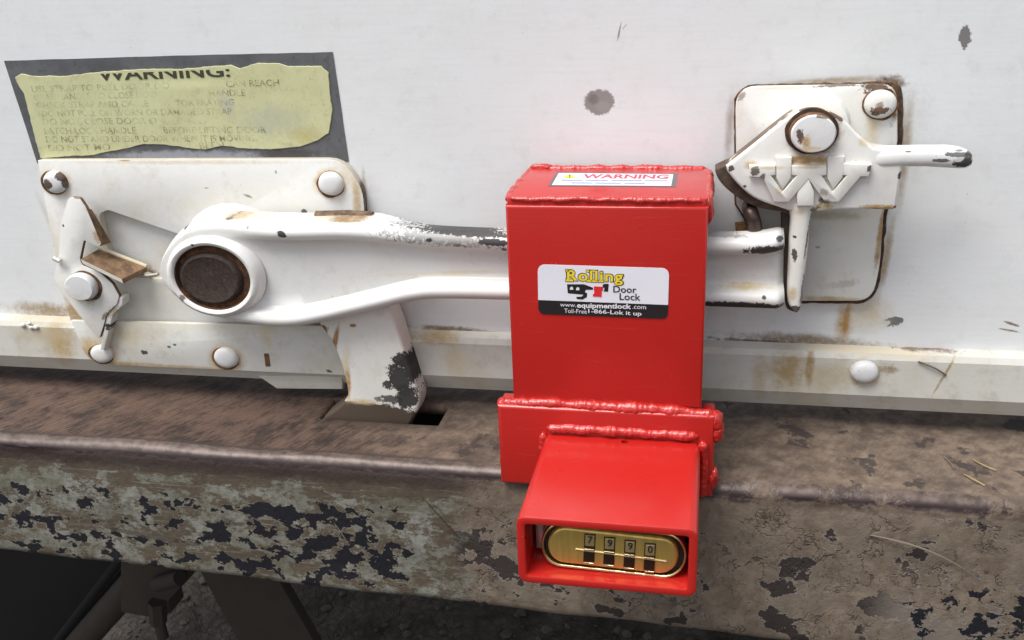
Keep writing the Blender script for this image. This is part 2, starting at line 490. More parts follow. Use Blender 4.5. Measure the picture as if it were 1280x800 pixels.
# front face: pale grey-green paint, brown grime, flaked patches down to blue-black primer, dried mud on the right
paintc = M.mix(M.ss(M.noise(40, 5, .65), .35, .68), (.125, .122, .09), (.225, .23, .202))
paintc = M.mix(M.ss(M.noise(260, 4, .7), .42, .68, 0, .7), paintc, (.085, .068, .044))
gr = M.noise(62, 8, .76, M.map((.62, 1, 1.15), loc=(3, 0, 0), vec=M.warp(.003, 160)))
regc = M.blob((-.120, BY, .838), .10, .045, 0, .9, .1, 30)    # the largest bare area
gtop = M.ss(Z, .868, .892)                              # road grime is thicker under the rolled edge
gf = M.ss(M.math('ADD', gr, M.math('ADD', M.math('MULTIPLY', gtop, .12), M.math('MULTIPLY', regc, .035))), .494, .530)
front = M.mix(M.math('MULTIPLY', gf, .92), paintc, M.mix(M.noise(160, 4, .6), (.044, .031, .019), (.105, .076, .048)))
scr = M.noise(1, 5, .7, M.map((26, 26, 520), rot=(0, radians(5), 0), vec=M.warp(.002, 60)))
front = M.mix(M.ss(scr, .56, .66, 0, .5), front, (.25, .235, .19))
front = M.mix(M.ss(scr, .40, .33, 0, .5), front, (.05, .04, .026))
# flaked chips
chipn = M.noise(100, 4, .58, M.map((.66, 1, 1.0), loc=(1.37, 0, .61), vec=M.warp(.004, 200)))
reg = M.math('MULTIPLY', M.ss(Z, .886, .862), M.ss(X, -.035, -.075))
reg2 = M.math('MULTIPLY', M.ss(X, .185, .215), M.ss(Z, .862, .842))
th = M.math('ADD', chipn, M.math('ADD', M.math('MULTIPLY', M.math('SUBTRACT', M.math('MAXIMUM', reg, reg2), 1.0), .5), M.math('MULTIPLY', regc, .075)))
halo = M.ss(th, .532, .54); chip = M.ss(th, .548, .554)
front = M.mix(M.math('MULTIPLY', halo, .8), front, M.mix(M.noise(220, 3, .6), (.13, .105, .072), (.26, .23, .175)))
mudx = M.math('ADD', X, M.math('MULTIPLY', M.math('SUBTRACT', M.noise(38, 5, .65), .5), .10))
mud = M.ss(mudx, -.048, -.022)
mudn = M.noise(95, 6, .65, wv)
mudc = M.mix(M.ss(mudn, .3, .7), (.128, .094, .066), (.215, .168, .125))
mudc = M.mix(M.ss(M.noise(26, 4, .6), .40, .66, 0, .5), mudc, (.14, .115, .09))
cn = M.noise(26, 4, .62, M.warp(.008, 130)); crk = M.ss(M.math('ABSOLUTE', M.math('SUBTRACT', cn, .5)), .0, .010, 1, 0)
cn2 = M.noise(70, 4, .65, M.map((1.2, 1, .8), loc=(4, 2, 7), vec=M.warp(.006, 200))); crk2 = M.ss(M.math('ABSOLUTE', M.math('SUBTRACT', cn2, .52)), .0, .014, 1, 0)
crm = M.ss(M.noise(22, 3, .5, M.map(loc=(5, 1, 2))), .40, .54)
crk = M.math('MULTIPLY', M.math('MAXIMUM', crk, M.math('MULTIPLY', crk2, .6)), M.math('MULTIPLY', crm, M.ss(Z, .890, .884)))
mudc = M.mix(M.math('MULTIPLY', crk, .65), mudc, (.028, .021, .017))
bare = M.noise(46, 5, .6, M.map((.9, 1, 1.1), loc=(8.3, 0, 2.2), vec=M.warp(.006, 120)))
bz = M.ss(Z, .878, .845)
bth = M.math('ADD', bare, M.math('MULTIPLY', bz, .075))
bareh = M.ss(bth, .598, .612); barem = M.ss(bth, .622, .63)
barem = M.math('MULTIPLY', barem, M.math('SUBTRACT', 1.0, M.math('MULTIPLY', reg2, .8)))
mudc = M.mix(M.math('MULTIPLY', bareh, .7), mudc, (.21, .18, .152))
mudc = M.mix(barem, mudc, M.mix(M.noise(300, 3, .6), (.022, .015, .013), (.038, .027, .023)))
front = M.mix(mud, front, mudc)
notmud = M.math('SUBTRACT', 1.0, M.math('MULTIPLY', mud, M.math('SUBTRACT', 1.0, reg2)))
chip = M.math('MULTIPLY', chip, notmud)
front = M.mix(chip, front, M.mix(M.noise(500, 2, .5), (.005, .0055, .009), (.011, .012, .018)))
# scratches on the face
def pxblob(px, py, rx, ry, rot, Y=BY, soft=.3, amp=.15, ns=300):
    p = at(px, py, Y); sx = abs(at(px + 1, py, Y).x - p.x)
    return M.blob(p, rx * sx, ry * sx, radians(rot), soft, amp, ns)
front = M.mix(M.math('MULTIPLY', pxblob(552, 648, 48, 1.6, -52), .8), front, (.035, .03, .02))
front = M.mix(M.math('MULTIPLY', pxblob(425, 665, 16, .9, -62), .8), front, (.2, .18, .15))
front = M.mix(M.math('MULTIPLY', pxblob(196, 672, 72, 4.5, -6, amp=.5, ns=140), .75), front, (.07, .055, .038))
front = M.mix(M.math('MULTIPLY', pxblob(28, 632, 26, 3.2, 40, amp=.4, ns=140), .7), front, (.065, .05, .036))
# level top: rubbed brown steel with slanting drag marks, dry mud to the right
sv = M.map((1, 1, 1), rot=(0, 0, radians(-63)), vec=M.warp(.006, 24))
sv2 = M.map((20, 105, 1), vec=sv)
st1 = M.math('ADD', M.math('MULTIPLY', M.noise(5, 5, .66, sv2), .45), M.math('MULTIPLY', M.noise(42, 6, .70), .55)); st2 = M.noise(6.5, 5, .7, M.map((10, 150, 1), loc=(3, 7, 0), vec=sv))
topc = M.mix(M.ss(st1, .41, .57), (.018, .0098, .007), (.090, .052, .036))
topc = M.mix(M.math('MULTIPLY', M.ss(st2, .50, .70), M.ss(M.noise(30, 3, .6), .42, .62, .15, .75)), topc, (.21, .145, .10))
topc = M.mix(M.ss(M.noise(30, 4, .6), .5, .75, 0, .55), topc, (.10, .056, .034))
md = M.ss(M.math('ADD', X, M.math('MULTIPLY', M.math('SUBTRACT', M.noise(24, 4, .6), .5), .20)), -.13, .02)
tm = M.mix(M.ss(M.noise(85, 6, .66), .32, .68), (.088, .060, .043), (.205, .152, .110))
tm = M.mix(M.ss(st1, .38, .60, .45, 0), tm, (.045, .033, .027))
bt = M.noise(36, 5, .62, M.map((1, .8, 1), loc=(2, 4, 1), vec=M.warp(.006, 110)))
tm = M.mix(M.ss(bt, .565, .60, 0, .85), tm, (.032, .023, .021))
topc = M.mix(md, topc, tm)
isf = M.ss(M.math('ADD', Z, M.math('MULTIPLY', M.math('SUBTRACT', M.noise(120, 3, .6), .5), .004)), .8865, .8895)
col = M.mix(isf, front, topc)
# rolled edge: polished purplish steel, shade of its underside put into the colour
ed = M.math('ADD', M.math('SUBTRACT', Z, .889), M.math('SUBTRACT', -.079, Yc))   # distance up and out from the bend
edn = M.math('ADD', ed, M.math('MULTIPLY', M.math('SUBTRACT', M.noise(140, 4, .65), .5), .006))
edge = M.math('MULTIPLY', M.ss(edn, .0096, .0128), M.ss(M.math('ADD', M.noise(48, 5, .7), M.math('MULTIPLY', M.ss(X, .02, -.06), .3)), .40, .56))
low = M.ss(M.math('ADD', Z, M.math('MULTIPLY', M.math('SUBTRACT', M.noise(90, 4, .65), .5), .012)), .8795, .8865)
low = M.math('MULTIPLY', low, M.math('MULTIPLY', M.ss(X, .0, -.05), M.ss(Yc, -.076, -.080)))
col = M.mix(M.math('MULTIPLY', low, .85), col, (.034, .021, .017))  # dark band of shade painted below the bend, left part only
edgc = M.mix(M.ss(M.noise(200, 4, .6), .3, .7), (.055, .035, .028), (.125, .090, .076))
edgc = M.mix(M.ss(Z, .8962, .8935), edgc, (.034, .021, .022))  # lower half of the bend darkened, its curve's shade painted in
col = M.mix(edge, col, edgc)
rgh = M.mixf(edge, .82, .44)
hgt = M.math('ADD', M.math('MULTIPLY', mudn, 1.2), M.math('MULTIPLY', M.noise(420, 3, .6), .22))
hgt = M.math('SUBTRACT', hgt, M.math('MULTIPLY', M.math('MAXIMUM', chip, M.math('MULTIPLY', barem, mud)), .9))
hgt = M.math('SUBTRACT', hgt, M.math('MULTIPLY', M.math('MULTIPLY', crk, mud), .9))
hgt = M.math('MULTIPLY', hgt, M.mixf(edge, 1.0, .16))
rgh = M.mixf(M.math('MULTIPLY', chip, M.math('SUBTRACT', 1.0, edge)), rgh, .5)
beam_m = M.out(col, rgh, M.mixf(edge, 0.0, .2), M.bump(hgt, .55, .0014))
o = mesh('bumper_beam', V, Fc, beam_m, angle=50)
tag(o, 'long rusty steel bumper beam with flaked paint, dried mud and a slot', 'beam')
sm = o.modifiers.new('thickness', 'SOLIDIFY'); sm.thickness = .006; sm.offset = -1

# ---- things hanging under the truck, behind the beam
under = plain('under_steel', (.042, .033, .025), .75, 0, .5, 40)
def solid_px(name, pts, Y, d, mat, parent=None, bev=.003): return slab(name, xz(pts, Y), Y, Y + d, mat, parent, bev)
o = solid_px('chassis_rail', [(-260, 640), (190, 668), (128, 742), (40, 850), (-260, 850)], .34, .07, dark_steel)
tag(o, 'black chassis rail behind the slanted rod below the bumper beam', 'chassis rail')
b = empty('brake_rod', at(150, 760, .30), 'slanted brown steel rod with a bolted bracket under the beam', 'rod')
tube('rod', [at(232, 655, .30), at(130, 770, .30), at(20, 894, .30)], .017, under, b, 20)
tube('side_pipe', [at(175, 668, .345), at(104, 760, .345), at(0, 894, .345)], .008, dark_steel, b, 12)
solid_px('bracket', rc([(150, 690), (232, 690), (238, 722), (210, 752), (214, 768), (185, 772), (150, 766)], 4), .275, .03, under, b)
bo = tube('bolt', [at(196, 752, .27), at(198, 778, .27)], .010, under, b, 6)
tube('bolt_shank', [at(198, 774, .27), at(204, 797, .27)], .0065, under, bo, 14)
tube('side_bolt', [at(196, 730, .27), at(225, 722, .262)], .009, under, b, 12)
o = solid_px('hanger_bar', [(236, 690), (336, 690), (350, 728), (414, 840), (318, 840), (256, 728)], .16, .012, plain('hanger_steel', (.036, .028, .021), .7, 0, .4, 60))
tag(o, 'wide flat dark hanger bar leaning below the bumper beam', 'bar')

# ================================================================== rolling door with its bottom rail
WHITE = (.75, .765, .77)
door_st = [
    (749, 128, 20, 17, (.235, .215, .205), .95, .14, 0, .16, 260), (753, 133, 12, 9, (.30, .28, .27), .6, .5, 0, .5, 430), (742, 124, 9, 8, (.16, .14, .13), .6, .5, 0, .5, 500),
    (1206, 46, 8, 15, (.16, .145, .14), .95, .12, 8, .35, 300), (1116, 402, 13, 6, (.13, .125, .12), .95, .12, 12, .4, 300), (1106, 405, 8, 4, WHITE, .8, .3, 30, .3),
    (774, 40, 1.4, 13, (.22, .21, .2), .8, .3, -12, .4), (781, 33, 5, .8, (.3, .3, .3), .6, .3, 50, .4),
    (1131, 190, 10, 95, (.34, .24, .12), .55, .9, 0, .3, 120), (1040, 101, 110, 7, (.36, .28, .17), .6, .9, 2, .3, 120), (1112, 104, 26, 13, (.12, .07, .04), .75, .7, 0, .5, 200),
    (1108, 320, 8, 66, (.40, .30, .17), .6, .8, -4, .4, 120), (1055, 406, 16, 40, (.42, .26, .10), .75, .9, -3, .4, 90), (1058, 400, 5, 36, (.38, .2, .06), .7, .8, -3, .4, 90), (1085, 392, 40, 34, (.55, .44, .25), .45, .9, 0, .4, 90),
    (1005, 425, 130, 11, (.25, .20, .14), .7, .8, -2, .5, 60), (960, 428, 90, 4, (.12, .09, .06), .7, .6, -2.5, .7, 90), (1190, 442, 110, 5, (.14, .10, .08), .65, .7, -2.5, .8, 80),
    (565, 412, 60, 6, (.22, .17, .11), .7, .7, -2, .6, 80), (60, 388, 75, 14, (.36, .28, .18), .7, .9, -2, .5, 60), (80, 398, 40, 6, (.2, .12, .06), .6, .8, -4, .6, 80),
    (455, 240, 5, 40, (.34, .27, .18), .55, .8, -3, .4, 120), (1020, 340, 80, 70, (.60, .55, .42), .4, .9, 0, .4, 60),
    (72, 300, 6, 80, (.45, .40, .3), .4, .9, 14, .4, 80), (912, 160, 8, 60, (.33, .28, .22), .5, .9, -2, .3, 100),
    (1140, 145, 40, 50, (.30, .27, .24), .12, .9, 0, .8, 900), (1265, 405, 14, 2, (.25, .2, .15), .7, .4, -18, .5), (1262, 413, 16, 1.4, (.25, .2, .15), .7, .4, -10, .5)]
door_m = paint('door_paint', WHITE, 0, door_st, grime=.14, rough=.36, streak=True, warm=(.66, .65, .62))
dr = empty('rolling_door', (-.05, 0, .905), 'large scuffed white rolling door panel of a truck', 'truck door')
box('door_panel', -1.15, 1.15, 0, .028, .910, 2.3, door_m, dr)
rail_st = [
    (985, 462, 34, 40, (.36, .27, .14), .7, .9, 0, .5, 70), (1012, 462, 8, 34, (.30, .20, .09), .7, .7, 0, .4, 90), (950, 470, 16, 40, (.44, .37, .25), .6, .9, 0, .5, 90), (1040, 470, 50, 30, (.42, .35, .22), .5, .9, 0, .5, 60),
    (1081, 466, 26, 20, (.40, .26, .11), .8, .6, 0, .4, 160), (1110, 462, 16, 9, (.25, .18, .1), .6, .7, 0, .7, 200), (1080, 441, 150, 5, (.62, .55, .42), .8, .5, -2.2, .8, 140), (1150, 441, 60, 3, (.2, .14, .09), .7, .5, -2, .9, 160),
    (1180, 470, 2.5, 34, (.35, .27, .15), .7, .6, -22, .6, 200), (75, 425, 26, 40, (.42, .30, .14), .75, .9, 0, .5, 70), (60, 418, 60, 16, (.50, .42, .28), .5, .9, 0, .5, 70), (35, 400, 42, 6, (.50, .45, .35), .6, .6, -2, .8, 140),
    (545, 424, 40, 10, (.42, .32, .18), .75, .7, -2, .6, 110), (568, 450, 22, 36, (.52, .45, .30), .6, .9, 0, .5, 80), (600, 415, 60, 4, (.3, .25, .17), .6, .6, -2, .7, 120)]
rail_m = paint('rail_paint', (.60, .59, .54), -.009, rail_st, grime=.5, rough=.42, warm=(.50, .46, .35), streak=True)
rp = [(.028, .9445), (-.0012, .9445), (-.0072, .9428), (-.0090, .9395), (-.0092, .9172), (-.0084, .9158), (-.0032, .9062), (.02, .9055)]
rail = slab('bottom_rail', rp, -1.15, 1.15, rail_m, dr, 0, axis='x', angle=20)
bolt_white = paint('rivet_paint', (.66, .665, .67), -.012, [], grime=.35, rough=.4)
rivet(1081, 466, 18, 13.5, -.0092, .0045, bolt_white, dr, 'rivet', 3)
# weld spatter on the rail edge
spm = bolt_white
rnd = random.Random(5)
for k in range(5):
    p = at(28 + rnd.uniform(0, 18), 402 + rnd.uniform(0, 10), -.0095); r = rnd.uniform(.0009, .002)
    V = [(p.x + v[0] * r * 1.3, p.y + v[1] * r * .7, p.z + v[2] * r) for v in ico]
    mesh('weld_spatter', V, [list(f) for f in icf], spm, dr, angle=180)

# ================================================================== old warning decal
dc = empty('warning_decal', at(240, 198, -.0004), 'torn yellow warning sticker on a grey backing above the latch plate', 'sticker')
M = Mat('decal_grey')
c = M.mix(M.ss(M.noise(40, 5, .65), .3, .7), (.075, .077, .083), (.125, .128, .136))
c = M.mix(M.ss(M.noise(240, 3, .6), .55, .7, 0, .5), c, (.05, .05, .054))
c, r_, h_ = add_stains(M, c, .55, [(235, 195, 120, 9, (.26, .27, .30), .8, .5, 0, .6, 90), (360, 193, 40, 8, (.06, .055, .055), .8, .4, 0, .6, 120), (100, 96, 60, 5, (.07, .07, .07), .6, .6, 4, .5)], 0)
grey_m = M.out(c, .6, 0, M.bump(M.noise(200, 3), .2, .0004))
slab('backing', xz(ragged([(5, 76), (200, 70), (416, 65), (425, 128), (436, 202), (47, 204)], 14, .6, 2), -.0003), -.0004, -.00002, grey_m, dc)
M = Mat('decal_yellow')
c = M.mix(M.ss(M.noise(26, 5, .65), .3, .75), (.60, .605, .35), (.51, .51, .28))
c = M.mix(M.ss(M.noise(110, 5, .7), .52, .72, 0, .6), c, (.36, .35, .22))
c = M.mix(M.ss(M.noise(420, 4, .7), .55, .70, 0, .35), c, (.30, .29, .18))
c, r_, h_ = add_stains(M, c, .5, [(340, 150, 60, 28, (.42, .43, .33), .5, .9, 0, .7, 110), (385, 170, 34, 18, (.44, .38, .15), .5, .9, 0, .6, 100), (230, 105, 80, 10, (.66, .66, .38), .6, .9, 0, .4), (285, 130, 14, 22, (.45, .45, .38), .5, .9, 20, .8, 160)], 0)
yel_m = M.out(c, .5, 0, M.bump(M.noise(90, 4), .3, .0006))
zq = lambda L: [(p[0] / 2.667, 50 + p[1] / 2.667) for p in L]
yo = zq([(50, 125), (70, 113), (105, 120), (220, 120), (335, 106), (480, 97), (600, 97), (700, 88), (770, 83), (800, 95), (860, 76), (930, 78), (960, 88), (1072, 86), (1095, 110), (1100, 180), (1108, 235), (1095, 310), (1060, 335), (1000, 355), (900, 365), (800, 360), (740, 352), (680, 366), (640, 362), (560, 350), (480, 346), (420, 362), (360, 372), (300, 385), (240, 386), (135, 395), (130, 380), (105, 280), (80, 180), (60, 150)])
slab('torn_sheet', xz(ragged(yo, 4, .9, 5), -.0009), -.0010, -.00045, yel_m, dc, .0002, 1)
M = Mat('faded_print'); M.m.surface_render_method = 'DITHERED' if hasattr(M.m, 'surface_render_method') else None
X, Yc, Z = M.xyz()
a = M.ss(M.noise(190, 4, .7), .40, .60)
lx = at(240, 140, 0).x; zz = at(240, 160, 0).z
keep = M.math('MAXIMUM', M.ss(X, lx - .02, lx + .05), M.ss(Z, zz + .006, zz - .010, .45, .75))
keep = M.math('MAXIMUM', keep, .28)
al = M.math('MULTIPLY', M.math('ADD', M.math('MULTIPLY', a, .75), .2), keep)
faded = M.out((.16, .15, .075), .6, 0, None, Alpha=M.math('MULTIPLY', al, M.ss(M.noise(60, 4, .7), .34, .58, .25, .95)))
solid_print = plain('dark_print', (.045, .043, .025), .6, 0, .4, 400)
DY = -.00125
wq = quad_y((123, 101), (288, 96), (286, 81), (120, 86), DY)
ctop = at(200, 88.2, DY); cu_ = at(120, 92.5, DY); cv_ = at(288, 86.2, DY)
nd = (cv_ - cu_); nn = Vector((-nd.z, 0, nd.x)).normalized()
text('lettering', 'WARNING:', wq, solid_print, dc, .02, clip=(cu_, nn))
rows = [('USE STRAP TO PULL DOOR DO', 40, 115.5, 212, 110.7), ('CAN REACH', 283, 108.8, 349, 107), ('GRAB HANDLE TO CLOSE DOO', 43, 125.5, 196, 122), ('HANDLE', 262, 120.5, 307, 119.5),
        ('CHECK STRAP AND CABLE', 46, 135.5, 186, 133.2), ('FOR FRAYING', 222, 132.6, 293, 131.5), ('DO NOT PULL ON WORN OR DAMAGED STRAP', 53, 146, 290, 143), ('DO NOT CLOSE DOOR O', 54, 156, 196, 154.8),
        ('LATCH LOCK HANDLE', 56, 167.5, 170, 166.9), ('BEFORE LIFTING DOOR', 205, 166.7, 333, 166), ('DO NOT STAND UNDER DOOR WHEN IT IS MOVING', 58, 178, 318, 176.5), ('DO NOT MO', 61, 189, 138, 187.6), ('BEEN', 250, 186, 280, 185)]
for s, x0, y0, x1, y1 in rows:
    text('lettering', s, quad_y((x0, y0), (x1, y1), (x1 - 1, y1 - 8), (x0 - 1.5, y0 - 8), DY), faded, dc, 0.004)

# ================================================================== latch plate
PY = -.0065
plate_st = [(68, 228, 27, 24, (.52, .38, .17), .65, .7, 0, .25, 150), (413, 230, 26, 23, (.52, .36, .14), .85, .5, 0, .2, 150), (240, 203, 190, 4, (.60, .52, .36), .5, .8, 0, .4, 150), (446, 250, 8, 40, (.48, .36, .2), .6, .8, -3, .4, 150), (440, 222, 18, 34, CREAM, .35, .9, 30, .4, 120), (155, 199, 12, 4, RUST, .7, .6, 0, .6, 300),
            (60, 290, 16, 90, (.60, .55, .42), .5, .9, 14, .4, 80), (100, 400, 30, 40, CREAM, .55, .9, 20, .4, 90), (310, 245, 7, 2, (.3, .28, .24), .7, .4, -20, .5), (380, 264, 4, 3, BROWN, .9, .2), (345, 215, 1.4, 2.5, (.2, .16, .12), .7, .3), (258, 235, 3, 1, (.3, .3, .3), .6, .4),
            (205, 365, 70, 40, (.58, .55, .47), .45, .9, 0, .4, 60), (190, 340, 14, 10, (.34, .24, .12), .7, .8, 0, .7, 200), (95, 395, 12, 30, (.42, .28, .13), .6, .9, 20, .5, 90)]
plate_m = paint('latch_plate_paint', (.755, .752, .725), PY, plate_st, grime=.3, rough=.34)
seam = rusty('rust_seam', (.045, .026, .018), (.17, .09, .04))
lp = empty('latch_plate', at(260, 466, 0), 'white latch base plate riveted to the door below the torn sticker', 'plate')
outl = rc([(47, 200.5), (428, 199, 26), (453, 236, 14), (458, 300), (505, 402), (505, 412), (90, 406), (78, 370)], 0)
hole = [(134, 262), (242, 299), (246, 347), (196, 349), (140, 330), (131, 300), (123, 268)]
plate_side = paint('plate_edge_paint', (.50, .46, .38), PY, [(455, 250, 8, 40, BROWN, .8, .4)], grime=.7, rough=.55)
slab('plate', [xz(rc(outl, 0), PY), list(reversed(xz(rc(hole, 5), PY)))], PY, -.0006, [plate_m, plate_side], lp, .0012)
slab('recess_panel', xz([(110, 250), (255, 280), (255, 358), (110, 345)], -.0004), -.00058, -.0001, paint('recess_paint', (.64, .64, .625), 0, [(185, 342, 18, 12, (.2, .13, .07), .7, .8, 0, .6, 150)], grime=.45, rough=.5), lp)
low_st = [(126, 444, 28, 24, (.46, .30, .11), .9, .7, 0, .25, 130), (282, 448, 27, 22, (.46, .32, .13), .9, .55, 0, .2, 140), (220, 459, 130, 4, (.46, .36, .2), .6, .8, -1.5, .4, 140), (180, 441, 5, 3, BLACK, .9, .2, 0, .4), (211, 434, 2.5, 1.6, BLACK, .8, .3), (218, 431, 2.5, 1.6, BLACK, .8, .3), (411, 464, 5, 2, BLACK, .8, .3, -20),
          (110, 440, 26, 24, (.50, .38, .20), .7, .9, 0, .5, 90), (150, 456, 40, 4, (.42, .28, .12), .6, .8, -3, .5, 120), (250, 410, 160, 6, (.66, .63, .52), .5, .8, 0, .4, 60), (150, 415, 40, 20, (.48, .38, .24), .5, .9, 0, .4, 80), (333, 420, 12, 26, (.60, .50, .32), .5, .9, 0, .4, 80)]
low_m = paint('latch_flange_paint', (.68, .68, .645), -.0125, low_st, grime=.5, rough=.4, warm=(.56, .51, .38))
slab('lower_flange', xz(rc([(88, 401), (480, 409, 4), (486, 472), (140, 457, 10), (108, 450, 16)], 0), -.0122), -.0122, -.0094, [low_m, plate_side], lp, .001)
slab('flange_bend', [(-.0062, .9435), (-.0095, .9432), (-.0120, .9412), (-.0119, .938), (-.0062, .938)], at(92, 403, -.01).x, at(486, 410, -.01).x, low_m, lp, 0, axis='x', angle=20)
slab('lip', xz([(322, 470), (428, 470), (428, 487), (346, 486), (334, 478)], -.006), -.006, -.001, rail_m, lp, .0008)
slab('slot_mark', xz([(330, 442), (336, 442), (338, 458), (332, 458)], -.0124), -.0125, -.0121, rusty('slot_rust', (.10, .05, .02), (.24, .13, .05)), lp)
rim_rust = rusty('rivet_rust', (.06, .03, .016), (.26, .12, .04))
def ringed(px, py, rx, ry, Y, h, mat, par, seed):
    c, a_, b_ = ell(px, py, rx, ry, Y)
    r = rivet(px, py, rx, ry, Y, h, mat, par, 'rivet', seed)
    g = lathe('rust_ring', c, a_ * 1.12, b_ * 1.12, [(1.0, Y + .0004), (.98, Y - .0005), (.8, Y - .0006)], rim_rust, r, 32, wob=.10, seed=seed + 2)
    return r
chipped = paint('chipped_rivet_paint', (.70, .70, .70), -.01, [(60, 231, 7, 6, BROWN, .95, .1, 0, .5, 400), (76, 221, 8, 6, BROWN, .95, .1, -40, .5, 400), (80, 230, 3, 9, BROWN, .9, .2, 0, .4)], grime=.4)
ringed(68, 228, 14.5, 14, PY, .0045, chipped, lp, 1)
ringed(413, 230, 16, 15, PY, .0045, bolt_white, lp, 2)
ringed(126, 443, 13.5, 11, -.0122, .004, bolt_white, lp, 4)
ringed(282, 448, 15, 12.5, -.0122, .004, bolt_white, lp, 5)
c, a_, b_ = ell(265, 342, 64, 62, -.040)
lathe('pivot_boss', c, a_, b_, [(1.12, PY + .001), (1.10, PY - .0004), (1.04, PY - .002), (1.0, PY - .0045), (.94, PY - .0062), (.5, PY - .0066)], plate_m, lp)

# ================================================================== latch handle (the long pressed lever)
WEB, RH = -.0310, .0085
hd_st = [(350, 277, 90, 2.6, (.52, .42, .26), .55, .7, 0, .3, 150), (285, 276, 26, 2.2, (.42, .30, .15), .6, .7, 0, .5, 300), (430, 277.5, 34, 2.4, (.30, .19, .09), .7, .6, 0, .4, 300), (400, 303, 60, 2.0, (.50, .47, .42), .4, .8, -1, .5, 300), (226, 285, 4, 4, BLACK, .95, .15, 0, .4), (355, 291, 6, 4.5, BLACK, .95, .12, -20, .35), (245, 304, 2, 1.8, BLACK, .9, .2), (310, 284, 2, 2.2, (.2, .18, .15), .8, .3), (232, 370, 5, 3.5, (.12, .08, .06), .9, .2, -40, .5), (280, 277, 5, 1.0, BROWN, .6, .5, 0, .6),
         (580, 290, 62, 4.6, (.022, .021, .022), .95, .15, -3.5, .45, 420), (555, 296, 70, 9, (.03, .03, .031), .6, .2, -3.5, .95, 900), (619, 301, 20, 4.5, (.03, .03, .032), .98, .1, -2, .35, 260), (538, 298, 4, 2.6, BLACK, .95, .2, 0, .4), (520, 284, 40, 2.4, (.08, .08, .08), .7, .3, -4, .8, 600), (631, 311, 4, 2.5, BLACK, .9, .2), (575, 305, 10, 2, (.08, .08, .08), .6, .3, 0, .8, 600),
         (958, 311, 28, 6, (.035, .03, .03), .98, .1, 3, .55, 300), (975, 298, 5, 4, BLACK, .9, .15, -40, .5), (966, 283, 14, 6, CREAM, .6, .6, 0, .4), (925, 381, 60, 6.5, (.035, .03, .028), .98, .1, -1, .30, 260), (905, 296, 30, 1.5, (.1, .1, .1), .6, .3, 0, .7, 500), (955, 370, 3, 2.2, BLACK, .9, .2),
         (560, 345, 120, 4, (.66, .58, .42), .6, .9, 3, .6, 140), (930, 360, 50, 5, (.58, .47, .28), .7, .8, -1, .5, 120), (440, 373, 70, 4, (.64, .58, .45), .45, .9, 12, .6, 160),
         (480, 300, 1, 1, WHITE, .1, .9)]
hd_m = paint('handle_paint', (.72, .718, .70), -.036, hd_st, grime=.2, rough=.30, coat=.1)
hn = empty('latch_lever', at(265, 404, -.03), 'long white pressed steel latch handle with big brown pivot', 'latch handle')
topL = [(199, 336), (201, 322), (206, 309), (214, 297), (226, 286), (242, 279), (265, 276.3), (300, 277), (355, 279), (440, 278), (496, 283), (552, 288), (631, 291), (760, 293), (885, 295.5), (950, 294), (975, 290), (981, 292)]
botL = [(199, 340), (201, 352), (206, 363), (214, 373), (226, 382), (245, 393), (280, 404), (330, 409.5), (367, 410), (400, 404.5), (440, 395.5), (480, 386), (510, 379), (541, 375.5), (631, 377), (760, 381), (885, 385), (972, 388), (981, 388)]
def interp(L, x):
    if x <= L[0][0]: return L[0][1]
    for i, (a, b) in enumerate(zip(L, L[1:])):
        if x <= b[0]:
            p0 = L[max(i - 1, 0)]; p3 = L[min(i + 2, len(L) - 1)]
            t = (x - a[0]) / (b[0] - a[0]); dx = b[0] - a[0]
            m0 = (b[1] - p0[1]) / max(b[0] - p0[0], 1e-6) * dx; m1 = (p3[1] - a[1]) / max(p3[0] - a[0], 1e-6) * dx
            return (2 * t ** 3 - 3 * t * t + 1) * a[1] + (t ** 3 - 2 * t * t + t) * m0 + (-2 * t ** 3 + 3 * t * t) * b[1] + (t ** 3 - t * t) * m1
    return L[-1][1]
sx = [199, 200, 202, 205, 209, 214, 220, 227, 235, 244, 254, 265, 276, 288] + list(range(300, 970, 8)) + [966, 970, 974, 977, 979, 980.5, 981]
sx = sorted(set(sx)); RR = .0058
def ridge_f(x): return min(1, max(0, (x - 275) / 75)) ** 1.0
rows_t = [0, .04, .12, .25, .42, .6, .8, 1.0, 1.2, 1.4, 1.6, 1.8, 1.92, 2.06, 2.25]
V = []; Fc = []; R_ = None
for x in sx:
    T = at(x, interp(topL, x), -.036); B = at(x, interp(botL, x), -.036); H = T.z - B.z; xx = (T.x + B.x) / 2
    rr = min(RR, H * .2); f = ridge_f(x); f = f * f * (3 - 2 * f)
    endk = max(0, (x - 972) / 9)
    col_ = []
    backy = -.012 if x < 455 else min(-.012 - (x - 455) / 70 * .014, -.012); backy = max(backy, -.026)
    def yprof(d):
        u = d / rr
        if u <= 1: e = sqrt(max(0, 1 - (1 - u) ** 2))
        else:
            e = sqrt(max(0, 1 - (u - 1) ** 2)) if u < 1.8 else .6 * max(0, (2.25 - u) / .45) ** 1.6
        y_r = WEB - RH * e
        e2 = sqrt(max(0, 1 - (1 - min(1, u)) ** 2)); y_d = WEB + .004 - .0085 * e2   # boss: plain rounded disc
        return y_r * f + y_d * (1 - f) + endk * .006
    # rows: back of top flange, then down the profile, then back of bottom flange
    pts = [(0, backy)]
    pts += [(r * rr, yprof(r * rr)) for r in rows_t]
    dl = rr * 2.25
    for t in (.2, .4, .6, .8): pts.append((dl + (H - 2 * dl) * t, yprof(dl)))
    pts += [(H - r * rr, yprof(r * rr)) for r in reversed(rows_t)]
    pts.append((H, -.016 if x < 480 else -.024))
    for d, y in pts: V.append((T.x + (B.x - T.x) * d / H, y, T.z - d))
    R_ = len(pts)
